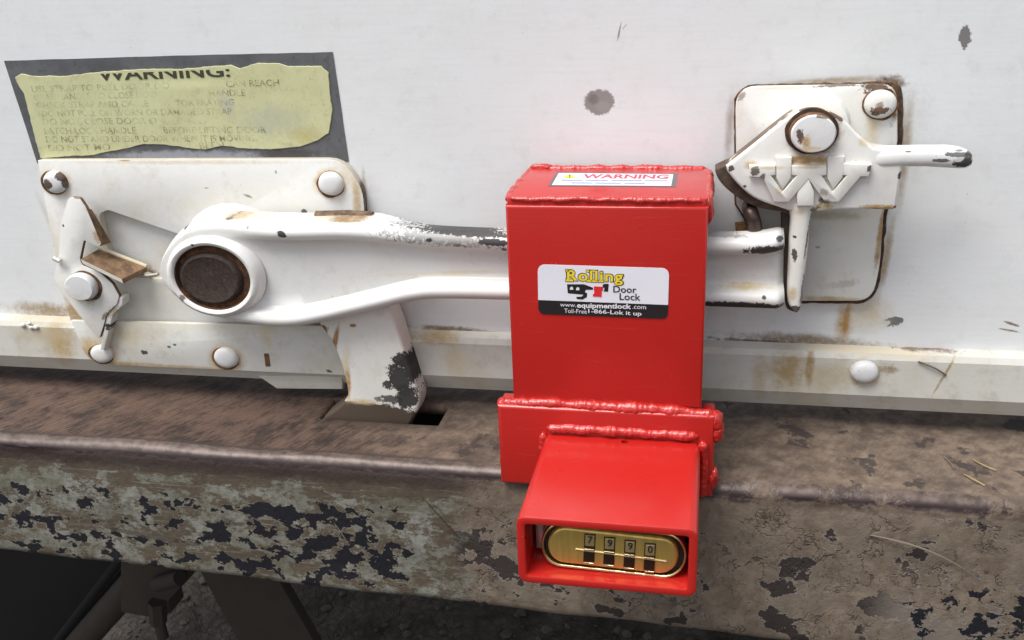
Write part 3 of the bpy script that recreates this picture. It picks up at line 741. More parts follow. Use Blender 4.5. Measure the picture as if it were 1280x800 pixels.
for i in range(len(sx) - 1):
    for k in range(R_ - 1): Fc.append([i * R_ + k, i * R_ + k + 1, (i + 1) * R_ + k + 1, (i + 1) * R_ + k])
Fc.append([k for k in range(R_)]); Fc.append([(len(sx) - 1) * R_ + k for k in reversed(range(R_))])
for i in range(len(sx) - 1): Fc.append([i * R_, (i + 1) * R_, (i + 1) * R_ + R_ - 1, i * R_ + R_ - 1])
mesh('lever_arm', V, Fc, hd_m, hn, angle=50)
# raised rim of the pivot and the brown pivot pin
c, a_, b_ = ell(264, 348.5, 60, 51, -.040)
rim = lathe('pivot_rim', c, a_, b_, [(1.02, -.0330), (1.0, -.0352), (.97, -.0375), (.93, -.0395), (.87, -.0405), (.82, -.0402), (.785, -.0390), (.77, -.0372), (.76, -.0356), (.2, -.0354)],
            [hd_m, rusty('pivot_rust', (.035, .016, .008), (.15, .06, .02), 200)], hn, 64, [0, 0, 0, 0, 0, 0, 1, 1, 1, 1])
M = Mat('pivot_pin_brown')
cc = M.mix(M.ss(M.noise(500, 4, .7), .35, .7), (.022, .014, .010), (.055, .034, .025))
pin_m = M.out(cc, .8, 0, M.bump(M.noise(900, 3, .7), .6, .0006))
c2, a2, b2 = ell(264, 348.5, 37.5, 31, -.0365)
pin = lathe('pivot_pin', c2, a2, b2, [(1.06, -.0350), (1.04, -.0362), (1.0, -.0375), (.95, -.0385), (.90, -.0388), (.86, -.0385), (.3, -.0384)], pin_m, hn, 64)
tube('stop_bar', [at(396, 272, -.017), at(440, 271, -.017), at(466, 273, -.017)], (.0042), rusty('stop_bar_rust', (.07, .045, .03), (.21, .14, .08)), hn, 10)
# hook that drops through the slot in the beam
HY = -.0245
hk_st = [(502, 452, 11, 10, (.026, .026, .023), .98, .08, 0, .5, 300), (500, 474, 15, 22, (.026, .026, .023), .98, .06, 10, .45, 260), (511, 462, 7, 20, (.026, .026, .023), .98, .08, 10, .35, 260), (484, 481, 7, 6, (.026, .026, .023), .95, .1, 30, .5, 300), (508, 496, 14, 16, (.026, .026, .023), .98, .08, 0, .4, 260), (490, 499, 14, 5, (.026, .026, .023), .9, .1, 0, .7, 300), (473, 499, 5, 3, (.1, .09, .07), .8, .2, 0, .6),
         (462, 521, 74, 18, (.062, .040, .024), .98, .07, -3, .16, 260), (441, 407, 5, 2.5, RUST, .8, .4, 0, .5),
         (417, 436, 4.5, 40, (.34, .165, .04), 1.0, .5, -17, .15, 200), (404, 411, 8, 6, (.20, .09, .035), .95, .3, 0, .4, 250), (434, 480, 6, 30, (.40, .22, .06), 1.0, .6, -6, .2, 200), (430, 462, 9, 40, (.62, .50, .30), .5, .9, -14, .4, 100), (455, 502, 28, 5, CREAM, .6, .8, 0, .5, 160)]
hk_m = paint('hook_paint', (.74, .735, .70), HY, hk_st, grime=.3, rough=.36)
hk = cr([(388, 385), (399, 406), (412, 424), (420, 440), (426, 456), (431, 474), (434, 490), (432, 499), (424, 507), (404, 522), (392, 532)], 3, False) + [(395, 556), (498, 560)] + cr([(508, 540), (521, 515), (524, 500), (521, 488), (514, 465), (505, 437), (496, 410), (486, 380)], 3, False)
slab('hook', xz(hk, HY), HY, -.0085, [hk_m, hk_m], hn, .0028, 4)

# ================================================================== catch pawl at the left
pw = empty('catch_pawl', at(99, 360, -.013), 'small pivoting white catch with rusty shelf beside the handle pivot', 'catch')
WY = -.0195
pz = lambda L: [(60 + p[0] / 3.333, 220 + p[1] / 3.333) for p in L]
pawl_st = [(112, 262, 7, 7, CREAM, .5, .8), (126, 296, 12, 14, (.42, .24, .08), .8, .7, 0, .4, 200), (79, 282, 1.5, 2, BLACK, .9, .2), (134, 408, 4, 3, BLACK, .95, .15, 0, .4), (133, 412, 3, 2, BLACK, .9, .2), (140, 390, 11, 5, (.40, .33, .22), .8, .3, 40, .6, 300), (131, 395, 6, 3, (.16, .12, .08), .8, .3, 50, .7, 300), (99, 362, 25, 23, CREAM, .4, .7), (112, 370, 10, 14, (.25, .14, .06), .5, .7, 0, .5, 200), (97, 247, 6, 2, (.3, .24, .15), .7, .4)]
pawl_m = paint('pawl_paint', (.755, .75, .72), WY, pawl_st, grime=.25, rough=.36)
brownedge = rusty('brown_edge', (.10, .055, .028), (.26, .155, .08), 160, .75)
po = pz([(80, 100), (95, 88), (130, 92), (156, 130), (222, 286), (208, 296), (150, 268), (146, 278), (132, 345), (142, 372), (215, 402), (268, 450), (296, 502), (286, 535), (244, 575), (232, 620), (214, 676), (206, 676), (75, 510), (22, 432), (44, 332), (52, 200)])
slab('catch_plate', xz(rc(po, 2.2, 3), WY), WY, WY + .003, [pawl_m, brownedge], pw, .0008)
# bent rusty flank of the upper prong
fa = [at(106, 258, WY + .0006), at(126.5, 307, WY + .0006), at(139, 303, WY + .016), at(115, 262, WY + .011)]
V = fa + [p + Vector((-.0015, .0008, -.0006)) for p in fa]
mesh('prong_flank', V, [[0, 1, 2, 3], [7, 6, 5, 4], [0, 4, 5, 1], [1, 5, 6, 2], [2, 6, 7, 3], [3, 7, 4, 0]], brownedge, pw, 20)
# lower leg bent edgewise
lg = [(148.5, 371), (145, 381), (133.5, 392.5), (131, 405), (125, 437), (130, 438), (138, 405), (141, 394), (153, 381), (153, 372)]
slab('bent_leg', xz(lg, WY + .001), WY + .001, WY + .009, pawl_m, pw, .0006)
# shelf
sh = [at(101, 324, -.0255), at(152, 349, -.0255), at(183, 334, -.0085), at(124, 311, -.0085)]
dn = Vector((.0006, 0, -.0028))
V = sh + [p + dn for p in sh]
shelf = mesh('shelf', V, [[0, 1, 2, 3], [7, 6, 5, 4], [0, 4, 5, 1], [1, 5, 6, 2], [2, 6, 7, 3], [3, 7, 4, 0]], [brownedge, paint('shelf_edge_paint', (.66, .63, .55), -.02, [], grime=.6)], pw, 20, midx=[0, 0, 1, 0, 1, 0])
tube('shelf_edge', [sh[3] + Vector((0, .0005, .0004)), sh[2] + Vector((0, .0005, .0004))], .0014, plain('cream_edge', (.60, .52, .36), .6), pw, 8)
tube('spring_wire', [at(158, 345, -.010), at(186, 344.5, -.0105), at(198, 343, -.011)], .0013, plain('wire', (.5, .47, .4), .35, .6), pw, 8)
tube('roll_pin', [at(68, 323, -.0215), at(76, 327, -.0235)], .0016, plain('pin_steel', (.6, .58, .53), .3, .5), pw, 10)
c, a_, b_ = ell(99, 360, 19, 16.5, WY - .005)
pb = lathe('pivot_bolt', c, a_, b_, [(1.0, WY + .001), (1.0, WY - .0035), (.96, WY - .005), (.88, WY - .0058), (.4, WY - .006)], bolt_white, pw, 36, wob=.03)
lathe('rust_ring', c + Vector((.0012, 0, -.0003)), a_ * 1.13, b_ * 1.13, [(1.0, WY + .0006), (.98, WY - .0006), (.8, WY - .0006)], rim_rust, pb, 36, wob=.08)

# ================================================================== keeper at the right: plate, cast lever with W emblem
kp = empty('keeper_plate', at(1060, 376, 0), 'white square keeper plate with rust bleeding round its edge', 'plate')
kz = lambda L: [(860 + p[0] / 2.5, 80 + p[1] / 2.5) + tuple(p[2:]) for p in L]
kp_st = [(1095, 108, 20, 12, (.10, .05, .03), .95, .3, 0, .6, 200), (1118, 130, 9, 30, (.16, .08, .035), .7, .7, 0, .6, 200), (1101, 131, 28, 25, (.50, .36, .18), .55, .8, 0, .4, 150), (1092, 160, 14, 40, CREAM, .6, .9, 0, .4, 100), (926, 120, 6, 7, (.2, .14, .1), .7, .3, 0, .8, 500), (1050, 107, 40, 1.6, BROWN, .8, .3, 1, .8, 400),
         (1102, 290, 6, 60, (.40, .26, .12), .7, .6, -3, .5, 150), (1040, 374, 60, 5, (.48, .36, .18), .6, .8, 0, .5, 120), (1040, 270, 60, 8, (.45, .38, .26), .5, .9, 0, .5, 100), (1055, 355, 26, 6, (.50, .48, .42), .5, .6, 10, .7, 200), (1022, 309, 4, 2, (.4, .3, .18), .6, .5), (980, 110, 60, 4, CREAM, .3, .9)]
kp_m = paint('keeper_plate_paint', (.76, .755, .72), PY, kp_st, grime=.25, rough=.34)
ko = rc(kz([(148, 70, 28), (655, 62, 22), (656, 240), (612, 470), (600, 640, 50), (575, 742, 60), (350, 742), (152, 440)]), 0, 6)
slab('plate', xz(ko, PY), PY, -.0012, [kp_m, seam], kp, .0012)
so = rc(kz([(143, 66, 28), (600, 56), (672, 58, 14), (672, 240), (622, 480), (607, 645, 50), (580, 748, 60), (350, 748), (145, 440)]), 0, 5)
slab('rust_seam', xz(ragged(so, 6, 1.8, 11), -.0012), -.0013, -.0001, seam, kp, .0004, 1)
kr_m = paint('keeper_rivet_paint', (.74, .74, .73), -.012, [(1101, 138, 11, 5, (.11, .05, .025), .95, .1, 0, .6, 350), (1100, 133, 6, 5, (.2, .1, .05), .7, .2, 0, .6, 350), (1095, 143, 5, 3, BROWN, .9, .2, 0, .6)], grime=.3)
ringed(1101, 130.5, 20.5, 18, PY, .005, kr_m, kp, 7)
c, a_, b_ = ell(1017, 168, 55, 48, -.034)
lathe('pivot_boss', c, a_, b_, [(1.0, PY + .001), (.98, PY - .001), (.94, PY - .004), (.92, PY - .010), (.88, PY - .0135), (.8, PY - .0145), (.4, PY - .0145)], kp_m, kp)

kl = empty('keeper_lever', at(1000, 388, -.03), 'white cast keeper lever with raised W emblem and stub arm', 'lever')
LY = -.0340
lv_st = [(1017, 167, 40, 35, (.28, .14, .055), .85, .45, 0, .25, 160), (1014, 135, 22, 5, (.10, .065, .05), .95, .15, 2, .5, 220), (1045, 143, 14, 5, (.10, .065, .05), .95, .15, -35, .5, 220), (1005, 200, 40, 7, (.45, .26, .09), .8, .7, 0, .5, 150), (940, 207, 12, 8, (.50, .36, .16), .7, .7, 0, .5, 150), (962, 222, 14, 12, CREAM, .6, .8), (1044, 222, 12, 12, (.50, .34, .14), .7, .7, 0, .5),
         (931, 233, 2.5, 1.8, BLACK, .9, .2), (914, 211, 4, 4, BLACK, .9, .2, 0, .4), (946, 163, 30, 3, (.16, .13, .12), .9, .2, 38, .6, 300), (1100, 259, 30, 4, (.45, .28, .10), .8, .5, 0, .6, 200), (1126, 219, 4, 5, BLACK, .9, .15, -30, .4), (1122, 260, 5, 3, BLACK, .9, .2), (1080, 178, 12, 8, CREAM, .5, .8), (1030, 258, 16, 6, (.50, .38, .18), .7, .7, 0, .5), (1018, 262, 7, 4, (.12, .09, .06), .8, .3, 30, .6), (1030, 250, 8, 6, (.10, .08, .06), .7, .4, 0, .8, 300), (1080, 235, 40, 30, (.63, .63, .62), .5, .9)]
lv_m = paint('lever_paint', (.765, .76, .73), LY, lv_st, grime=.25, rough=.33)
lv_side = paint('lever_side_paint', (.62, .55, .44), LY, [(932, 182, 30, 8, (.15, .11, .09), .9, .3, 38, .6, 200), (905, 205, 8, 8, BROWN, .95, .3), (940, 180, 70, 4, (.11, .075, .05), .9, .3, 38, .7, 160)], grime=.6, rough=.6)
lo = cr(kz([(118, 318), (190, 262), (290, 182), (345, 146), (380, 136), (420, 140), (480, 168), (530, 218), (580, 262)]), 3, False) + kz([(640, 270), (672, 300), (668, 340), (652, 450), (640, 456), (470, 456), (400, 462), (318, 460)]) + cr(kz([(280, 447), (220, 426), (180, 400), (145, 365), (122, 335)]), 3, False)
slab('lever_body', xz(lo, LY), LY, LY + .013, [lv_m, lv_side], kl, .0016, 3)
cam_m = rusty('cam_rust', (.040, .026, .020), (.10, .062, .042), 180, .7)
co = cr(kz([(86, 338), (98, 326), (190, 285), (310, 215), (380, 190), (430, 260), (420, 420), (335, 470), (290, 462), (230, 452), (180, 432), (135, 402), (102, 370)]), 3)
slab('cam_disc', xz(co, LY + .0055), LY + .0055, LY + .021, cam_m, kl, .001)
# stub arm
V = []; P_ = []; arm_pts = []
arm_tab = [(1060, 184.5, 226), (1085, 185.5, 216), (1105, 185, 211.5), (1130, 184, 209.5), (1160, 183.5, 209.5), (1185, 183.5, 211), (1200, 185.5, 212), (1210, 189, 211.5), (1216, 194, 208.5), (1218, 199, 204)]
ast = [(1200, 194, 22, 3, (.10, .09, .085), .9, .15, -4, .5, 300), (1205, 204, 15, 6, (.035, .03, .028), .97, .1, 0, .4, 260), (1212, 196, 6, 6, (.06, .055, .05), .9, .2, 0, .4, 260), (1177, 201, 12, 2.6, (.09, .085, .08), .95, .15, 0, .4, 300), (1199, 200, 7, 3, (.66, .66, .66), .9, .3, 20, .5, 300), (1136, 190, 5, 1.2, BLACK, .8, .3), (1200, 189, 6, 1.5, BLACK, .7, .3)]
arm_m = paint('stub_arm_paint', (.77, .775, .775), LY - .002, ast, grime=.15, rough=.28)
nn_ = 18; Vv = []; Ff = []
for x, t, b in arm_tab:
    T = at(x, t, LY); B = at(x, b, LY); hz = (T.z - B.z) / 2; cz = (T.z + B.z) / 2
    for k in range(nn_):
        a = 2 * pi * k / nn_; ca, sa = cos(a), sin(a)
        ca = math.copysign(abs(ca) ** .75, ca); sa = math.copysign(abs(sa) ** .75, sa)
        Vv.append(((T.x + B.x) / 2, LY + .0045 + max(0, (1108 - x) / 48) * .0075 + sa * min(.0072, hz * 1.15), cz + ca * hz))
for i in range(len(arm_tab) - 1):
    for k in range(nn_):
        j = (k + 1) % nn_; Ff.append([i * nn_ + k, i * nn_ + j, (i + 1) * nn_ + j, (i + 1) * nn_ + k])
Ff.append(list(range(nn_))); Ff.append([(len(arm_tab) - 1) * nn_ + k for k in range(nn_)])
mesh('stub_arm', Vv, Ff, arm_m, kl, 60)
# finger
fg_tab = [(255, 984, 1024), (264, 987, 1016), (275, 988.5, 1014), (300, 987, 1012), (325, 986, 1009.5), (350, 985, 1006), (370, 984.5, 1003.5), (381, 985.5, 1002.5), (387, 988, 1001), (390, 992, 998)]
fst = [(993, 319, 3.5, 8, (.05, .04, .035), .95, .15, 5, .5, 300), (993, 296, 3, 2, BLACK, .9, .2), (994, 386, 12, 5, (.07, .045, .03), .95, .2, 0, .5, 260), (1003, 362, 2, 22, (.10, .06, .04), .8, .3, -3, .6, 260), (990, 368, 8, 14, (.50, .38, .2), .6, .8, 0, .5, 150), (1009, 300, 1.6, 30, (.15, .11, .08), .7, .4, -5, .8, 260), (1000, 265, 12, 6, CREAM, .5, .8)]
fg_m = paint('finger_paint', (.765, .76, .72), LY, fst, grime=.25, rough=.33)
Vv = []; Ff = []
for y, l, r in fg_tab:
    A = at(l, y, LY); B = at(r, y, LY); hx = (B.x - A.x) / 2; cx_ = (A.x + B.x) / 2
    for k in range(nn_):
        a = 2 * pi * k / nn_; ca, sa = cos(a), sin(a)
        ca = math.copysign(abs(ca) ** .7, ca); sa = math.copysign(abs(sa) ** .7, sa)
        Vv.append((cx_ + ca * hx, LY + .0062 + sa * .0070, (A.z + B.z) / 2))
for i in range(len(fg_tab) - 1):
    for k in range(nn_):
        j = (k + 1) % nn_; Ff.append([i * nn_ + k, i * nn_ + j, (i + 1) * nn_ + j, (i + 1) * nn_ + k])
Ff.append(list(range(nn_))); Ff.append([(len(fg_tab) - 1) * nn_ + k for k in range(nn_)])
mesh('finger', Vv, Ff, fg_m, kl, 60)
slab('finger_strip', xz(rc([(977, 255), (1004, 255), (1003, 375), (993, 391), (983, 386), (978, 360)], 3), LY + .010), LY + .010, LY + .018, cam_m, kl, .0008)  # dark brown strip standing out left of the finger
# raised emblem
ez = lambda L: [(920 + p[0] / 7.11, 180 + p[1] / 7.11) for p in L]
em_st = [(944, 214, 6, 6, (.10, .085, .065), .95, .15, 0, .5, 300), (952, 224, 4, 8, (.10, .085, .065), .9, .2, -20, .5, 300), (1086, 211, 3, 5, (.06, .05, .04), .95, .15, -20, .5, 300), (1033, 252, 8, 3, (.13, .11, .08), .8, .3, 0, .7, 300), (1030, 240, 7, 6, (.30, .28, .22), .6, .5, 0, .7, 300), (965, 210, 30, 3, CREAM, .5, .7), (1010, 209, 30, 3, CREAM, .6, .7), (975, 238, 7, 8, CREAM, .5, .8)]
em_m = paint('emblem_paint', (.765, .755, .715), LY - .003, em_st, grime=.3, rough=.35)
em_side = paint('emblem_side_paint', (.72, .69, .61), LY, [], grime=.7, rough=.5)
EY = LY - .0032
wpoly = ez([(118, 190), (352, 190), (352, 278), (312, 283), (412, 428), (540, 283), (494, 278), (494, 192), (806, 192), (806, 278), (760, 283), (858, 428), (985, 283), (946, 278), (956, 172), (1208, 182), (1182, 290), (1108, 290), (915, 515), (790, 515), (645, 312), (470, 515), (338, 515), (240, 300), (118, 290)])
em = slab('emblem', xz(wpoly, EY), EY, LY + .001, [em_m, em_side], kl, .0004, 2)
for pl in ([(352, 118), (496, 118), (488, 300), (414, 408), (358, 300)], [(814, 112), (966, 108), (946, 300), (866, 405), (812, 300)], [(645, 302), (694, 425), (690, 552), (543, 552), (545, 430)]):
    slab('emblem_bar', xz(ez(pl), EY + .0003), EY + .0003, LY + .001, [em_m, em_side], kl, .0004, 2)
kb_st = [(1001, 171, 5, 11, (.09, .04, .02), .95, .2, 10, .5, 260), (1008, 178, 8, 12, (.46, .30, .14), .75, .7, 0, .5, 200), (1005, 145, 8, 2, BROWN, .9, .2, 20, .6, 400), (1028, 147, 10, 2, BROWN, .8, .2, -10, .6, 400), (1012, 186, 20, 4, CREAM, .6, .7)]
kb_m = paint('keeper_bolt_paint', (.72, .725, .72), LY - .009, kb_st, grime=.3, rough=.36)
c, a_, b_ = ell(1017, 167.5, 29.5, 24.5, LY - .008)
kb = lathe('pivot_bolt', c, a_, b_, [(1.0, LY + .001), (1.0, LY - .006), (.97, LY - .0078), (.9, LY - .0088), (.4, LY - .0092)], [kb_m, rim_rust], kl, 48, [1, 1, 0, 0, 0], wob=.02)
lathe('rust_ring', Vector((c.x, 0, c.z)), a_ * 1.18, b_ * 1.18, [(1.0, LY + .0006), (.99, LY - .0007), (.8, LY - .0008)], rusty('dark_ring', (.035, .02, .014), (.10, .05, .025)), kb, 48, wob=.05)

# rusty bolt behind the end of the handle
rb = empty('rusty_bolt', at(938, 290, -.010), 'small rusty bent bolt and nut above the handle end', 'bolt')
rbm = plain('brown_bolt', (.085, .058, .05), .38, .5, .5, 300)
tube('shank', cr([tuple(at(936, 258, -.005)), tuple(at(937, 263, -.022)), tuple(at(940, 270, -.026)), tuple(at(943, 282, -.0255)), tuple(at(944, 304, -.025))], 5, False), .0040, rbm, rb, 14)
slab('nut', xz(rc([(919, 284), (932, 282), (936, 288), (934, 302), (922, 302)], 1), -.016), -.016, -.006, rim_rust, rb, .0006)

# ================================================================== red door lock
M = Mat('red_powder_coat')
pe = M.noise(900, 2, .5)
c = M.mix(M.ss(M.noise(30, 3, .5), .3, .75, 0, .35), (.45, .014, .010), (.39, .011, .009))
c = M.mix(M.math('MULTIPLY', M.ss(M.noise(1100, 2, .5), .72, .76), M.ss(M.noise(40, 3, .6), .45, .65)), c, (.42, .30, .26))
sc_ = M.noise(7, 4, .6, M.map((4, 4, 160), rot=(0, radians(24), 0)))
c = M.mix(M.ss(sc_, .66, .70, 0, .22), c, (.55, .10, .09))
red_m = M.out(c, M.mixf(M.noise(60, 5, .65), .20, .42), 0, M.bump(M.math('ADD', pe, M.math('MULTIPLY', M.noise(45, 3, .5), 1.5)), .10, .0006), **{'Coat Weight': .35, 'Coat Roughness': .15})
M = Mat('red_weld')
red_w = M.out((.46, .015, .010), M.mixf(M.noise(200, 3, .6), .22, .40), 0, M.bump(M.math('ADD', M.math('MULTIPLY', M.noise(1, 3, .6, M.map((620, 150, 150), vec=M.warp(.0016, 300))), 1.3), M.noise(330, 4, .6)), .75, .0011), **{'Coat Weight': .6, 'Coat Roughness': .08})
lk = empty('door_lock', (.05, -.06, .893), 'bright red welded steel box lock clamped over the latch handle', 'lock')
ZT, ZC = 1.0495, .938
# upper tube: front wall, two side walls with an opening for the handle
fr = slab('front_wall', [(0, ZC), (.1, ZC), (.1, ZT - .004), (0, ZT - .004)], -.080, -.0745, red_m, lk, .0014, 3)
hole = [(-.047, .9735), (-.047, 1.0265), (-.0095, 1.0265), (-.0095, .9735)]
for xa in (.0002, .0948):
    slab('side_wall', [[(-.0744, ZC), (-.0062, ZC), (-.0062, ZT - .004), (-.0744, ZT - .004)], hole], xa, xa + .005, red_m, lk, 0, axis='x')
slab('top_plate', rc([(.0005, -.0785), (.0995, -.0785), (.0995, -.0062), (.0005, -.0062)], .002), ZT, ZT - .0041, red_m, lk, .001, axis='z')
weld('weld_bead', [(.0015, -.0772, ZT - .0014), (.05, -.0775, ZT - .0012), (.0985, -.0772, ZT - .0014)], .0021, red_w, lk, 1, flat=.8)
weld('weld_bead', [(.002, -.0085, ZT - .001), (.05, -.0080, ZT - .0006), (.0985, -.0085, ZT - .001)], .0026, red_w, lk, 2, flat=.8)
weld('weld_bead', [(.0005, -.076, ZT - .002), (.0003, -.045, ZT - .002), (.0005, -.010, ZT - .002)], .0022, red_w, lk, 3)
weld('weld_bead', [(.0996, -.074, ZT - .002), (.1000, -.045, ZT - .0022), (.0996, -.010, ZT - .002)], .0024, red_w, lk, 4)
def lump(p, r, sc=(1, 1, 1), seed=0, par=None):
    bm = bmesh.new(); bmesh.ops.create_icosphere(bm, subdivisions=3, radius=1)
    for v in bm.verts:
        d = 1 + .22 * mnoise.noise(v.co * 1.4 + Vector((seed * 3.3, 0, 0)))
        v.co = Vector((p[0] + v.co.x * r * sc[0] * d, p[1] + v.co.y * r * sc[1] * d, p[2] + v.co.z * r * sc[2] * d))
    me = bpy.data.meshes.new('weld_lump'); bm.to_mesh(me); bm.free()
    return link('weld_lump', me, red_w, par or lk, 180)
lump((.1003, -.030, ZT - .006), .0048, (.6, 1, 1), 1); lump((.1000, -.072, ZT - .0075), .0048, (.6, .9, 1.5), 2); lump((.007, -.0085, ZT + .0004), .0050, (1.3, .6, .42), 3)
lump((.0002, -.012, ZT - .004), .004, (.6, 1, 1), 4)
# collar: front plate in front of the beam edge, two cheeks behind it resting on the beam
CF = -.0852
slab('collar_plate', [(-.0082, .8882), (.1072, .8882), (.1072, .9368), (-.0082, .9368)], CF, -.0803, red_m, lk, .0024, 4)
for xa, xb in ((-.0080, -.0004), (.1004, .1070)):
    box('collar_cheek', xa, xb, -.0802, -.066, .8942, .9352, red_m, lk, .001)
weld('weld_bead', [(-.0060, -.0806, .9358), (.02, -.0810, .9372), (.05, -.0812, .9370), (.08, -.0810, .9366), (.1062, -.0812, .9352)], .0034, red_w, lk, 5, flat=.95)
#weld('weld_bead', [(-.0050, -.0925, .9396), (.03, -.0925, .9395), (.07, -.0925, .9390), (.105, -.0925, .9380)], .0026, red_w, lk, 15, pitch=.006)
weld('weld_bead', [(.1070, -.0790, .9370), (.1084, -.0805, .930), (.1078, -.0805, .919)], .0034, red_w, lk, 6)
lump((.1068, -.0805, .9315), .0056, (.75, .8, 1.1), 5); lump((.1068, -.0815, .8985), .0050, (.65, .9, 1.4), 6); lump((-.0076, -.080, .9005), .0030, (.5, .9, 1.2), 7); lump((-.0062, -.0795, .9345), .0042, (.7, 1, .9), 8)
# lower tube that shields the padlock
TX0, TX1, TZ0, TZ1, TF = .0176, .1002, .8850, .9212, -.1672
def rrect(x0, x1, z0, z1, r, n=5):
    o_ = []
    for cx_, cz_, a0 in ((x1 - r, z1 - r, 0), (x0 + r, z1 - r, 90), (x0 + r, z0 + r, 180), (x1 - r, z0 + r, 270)):
        for i in range(n + 1):
            a = radians(a0 + 90 * i / n); o_.append((cx_ + r * cos(a), cz_ + r * sin(a)))
    return o_
WT = .0040
outer = rrect(TX0, TX1, TZ0, TZ1, .0045); inner = rrect(TX0 + WT, TX1 - WT, TZ0 + WT, TZ1 - WT, .0016)
tubeo = slab('shield_tube', [outer, inner], TF, CF + .0005, red_m, lk, .0008, 2, angle=40)
# small vent hole drilled through its top wall
hp = atz(781, 552, TZ1)
cyl = bpy.data.meshes.new('cutter'); bm = bmesh.new(); bmesh.ops.create_cone(bm, cap_ends=True, segments=24, radius1=.0019, radius2=.0019, depth=.012, matrix=Matrix.Translation((hp.x, hp.y, TZ1)))
bm.to_mesh(cyl); bm.free()
co_ = bpy.data.objects.new('cutter', cyl); COL.objects.link(co_)
bpy.context.view_layer.update()
md_ = tubeo.modifiers.new('hole', 'BOOLEAN'); md_.object = co_; md_.operation = 'DIFFERENCE'; md_.solver = 'EXACT'
dg = bpy.context.evaluated_depsgraph_get()
nm = bpy.data.meshes.new_from_object(tubeo.evaluated_get(dg)); tubeo.modifiers.clear(); tubeo.data = nm
bpy.data.objects.remove(co_)
nm.polygons.foreach_set('use_smooth', [True] * len(nm.polygons)); nm.set_sharp_from_angle(angle=radians(40))
# weld round the tube root
weld('weld_bead', [(TX0 + .001, CF + .0008, TZ1 + .0032), (.05, CF + .0006, TZ1 + .0038), (.08, CF + .0006, TZ1 + .0036), (TX1 - .001, CF + .0008, TZ1 + .0030)], .0033, red_w, lk, 7, flat=.8)
weld('weld_bead', [(TX0 - .0006, CF - .001, TZ1 + .001), (TX0 - .0012, CF - .001, .905), (TX0 - .0008, CF - .001, .889)], .0026, red_w, lk, 8)
weld('weld_bead', [(TX1 + .0008, CF - .0015, TZ1 + .0015), (TX1 + .0022, CF - .001, .912), (TX1 + .0016, CF - .001, .889)], .0024, red_w, lk, 9)
weld('weld_bead', [(TX0 + .004, CF + .002, .8876), (.06, CF + .002, .8873), (TX1 - .004, CF + .002, .8876)], .0022, red_w, lk, 10)

# ---- stickers on the lock (flat print)
ST = -.0803
stick_w = plain('sticker_white', (.74, .76, .82), .38, 0, .08, 60); stick_k = plain('sticker_black', (.016, .015, .017), .35, 0, .2)
ink_k = plain('ink_black', (.014, .014, .016), .4); ink_y = plain('ink_yellow', (.80, .62, .03), .4, 0, .1); ink_r = plain('ink_red', (.68, .02, .03), .4, 0, .1); ink_w = plain('ink_white', (.72, .74, .78), .4, 0, .1)
ink_o = plain('ink_olive', (.20, .15, .01), .4)
fz = lambda L: [(660 + p[0] / 6.4, 310 + p[1] / 6.4) for p in L]
fs = slab('brand_sticker', xz(rc([(672, 330.5, 10), (836.5, 335.5, 10), (834.5, 398.8, 10), (673, 392.5, 10)], 0, 6), ST), ST, -.0799, stick_w, lk)
fs['label'] = 'white and black printed sticker on the red front'
sb = rc([(672.7, 375.0), (835.2, 381.2), (834.5, 398.8, 10), (673, 392.5, 10)], 0, 6)
S1, S2, S3 = ST - .00010, ST - .00018, ST - .00026
sheet('black_band', [at(p[0], p[1], S1) for p in sb], stick_k, fs)
def fq(x0, y0, x1, y1, h, hs=0): return quad_y(*[fz([p])[0] for p in ((x0, y0), (x1, y1), (x1 + hs, y1 - h), (x0 + hs, y0 - h))], S2)
def ft(s, q, mat, off, y=0, track=1.0): return text('lettering', s, [p + Vector((0, y, 0)) for p in q], mat, fs, off, track=track)
# Rolling: yellow slab letters with a dark outline
word = 'Rolling'
qr = fq(300, 288, 772, 300, 124)
ft(word, fq(304, 292, 768, 304, 124), ink_k, .06, .00002, 1.12)
ft(word, fq(312, 287, 760, 298, 112), ink_y, .022, -.00008, 1.12)
def fpoly(name, L, mat, y): return sheet(name, [at(p[0], p[1], y) for p in fz(L)], mat, fs)
for (x0, y0, w_, h_) in ((302, 250, 60, 16), (302, 172, 30, 16), (468, 255, 44, 14), (514, 257, 44, 14), (564, 259, 40, 14), (466, 176, 22, 14), (512, 178, 22, 14)):
    fpoly('serif', [(x0 - 4, y0 - 4), (x0 + w_ + 4, y0 - 2), (x0 + w_ + 4, y0 + h_ + 6), (x0 - 4, y0 + h_ + 4)], ink_k, S2 + .00001)
    fpoly('serif', [(x0, y0), (x0 + w_, y0 + 2), (x0 + w_, y0 + h_ + 2), (x0, y0 + h_)], ink_y, S3)
# pictogram of the latch with a red lock on it
fpoly('pictogram', [(312, 290), (448, 290), (462, 316), (520, 318), (520, 334), (462, 334), (448, 374), (318, 362)], ink_k, S1 - .00002)
fpoly('pictogram', [(446, 350), (474, 362), (470, 392), (436, 412), (392, 408), (384, 392), (430, 388), (446, 372)], ink_k, S1 - .00003)
for px_, py_ in ((348, 322), (398, 326)): fpoly('pictogram', [(px_ - 14, py_ + 12), (px_ + 14, py_ + 12), (px_ + 12, py_ - 6), (px_, py_ - 14), (px_ - 12, py_ - 4)], ink_w, S2 - .00002)
fpoly('pictogram', [(598, 294), (614, 286), (646, 288), (640, 350), (606, 348), (612, 318), (598, 318)], ink_k, S1 - .00002)
fpoly('pictogram', [(526, 306), (600, 310), (598, 342), (590, 346), (588, 392), (518, 388), (520, 370), (530, 360)], ink_r, S2 - .00001)
ft('Door', fq(682, 356, 868, 362, 54), ink_k, .012); ft('Lock', fq(732, 416, 900, 422, 56), ink_k, .012)
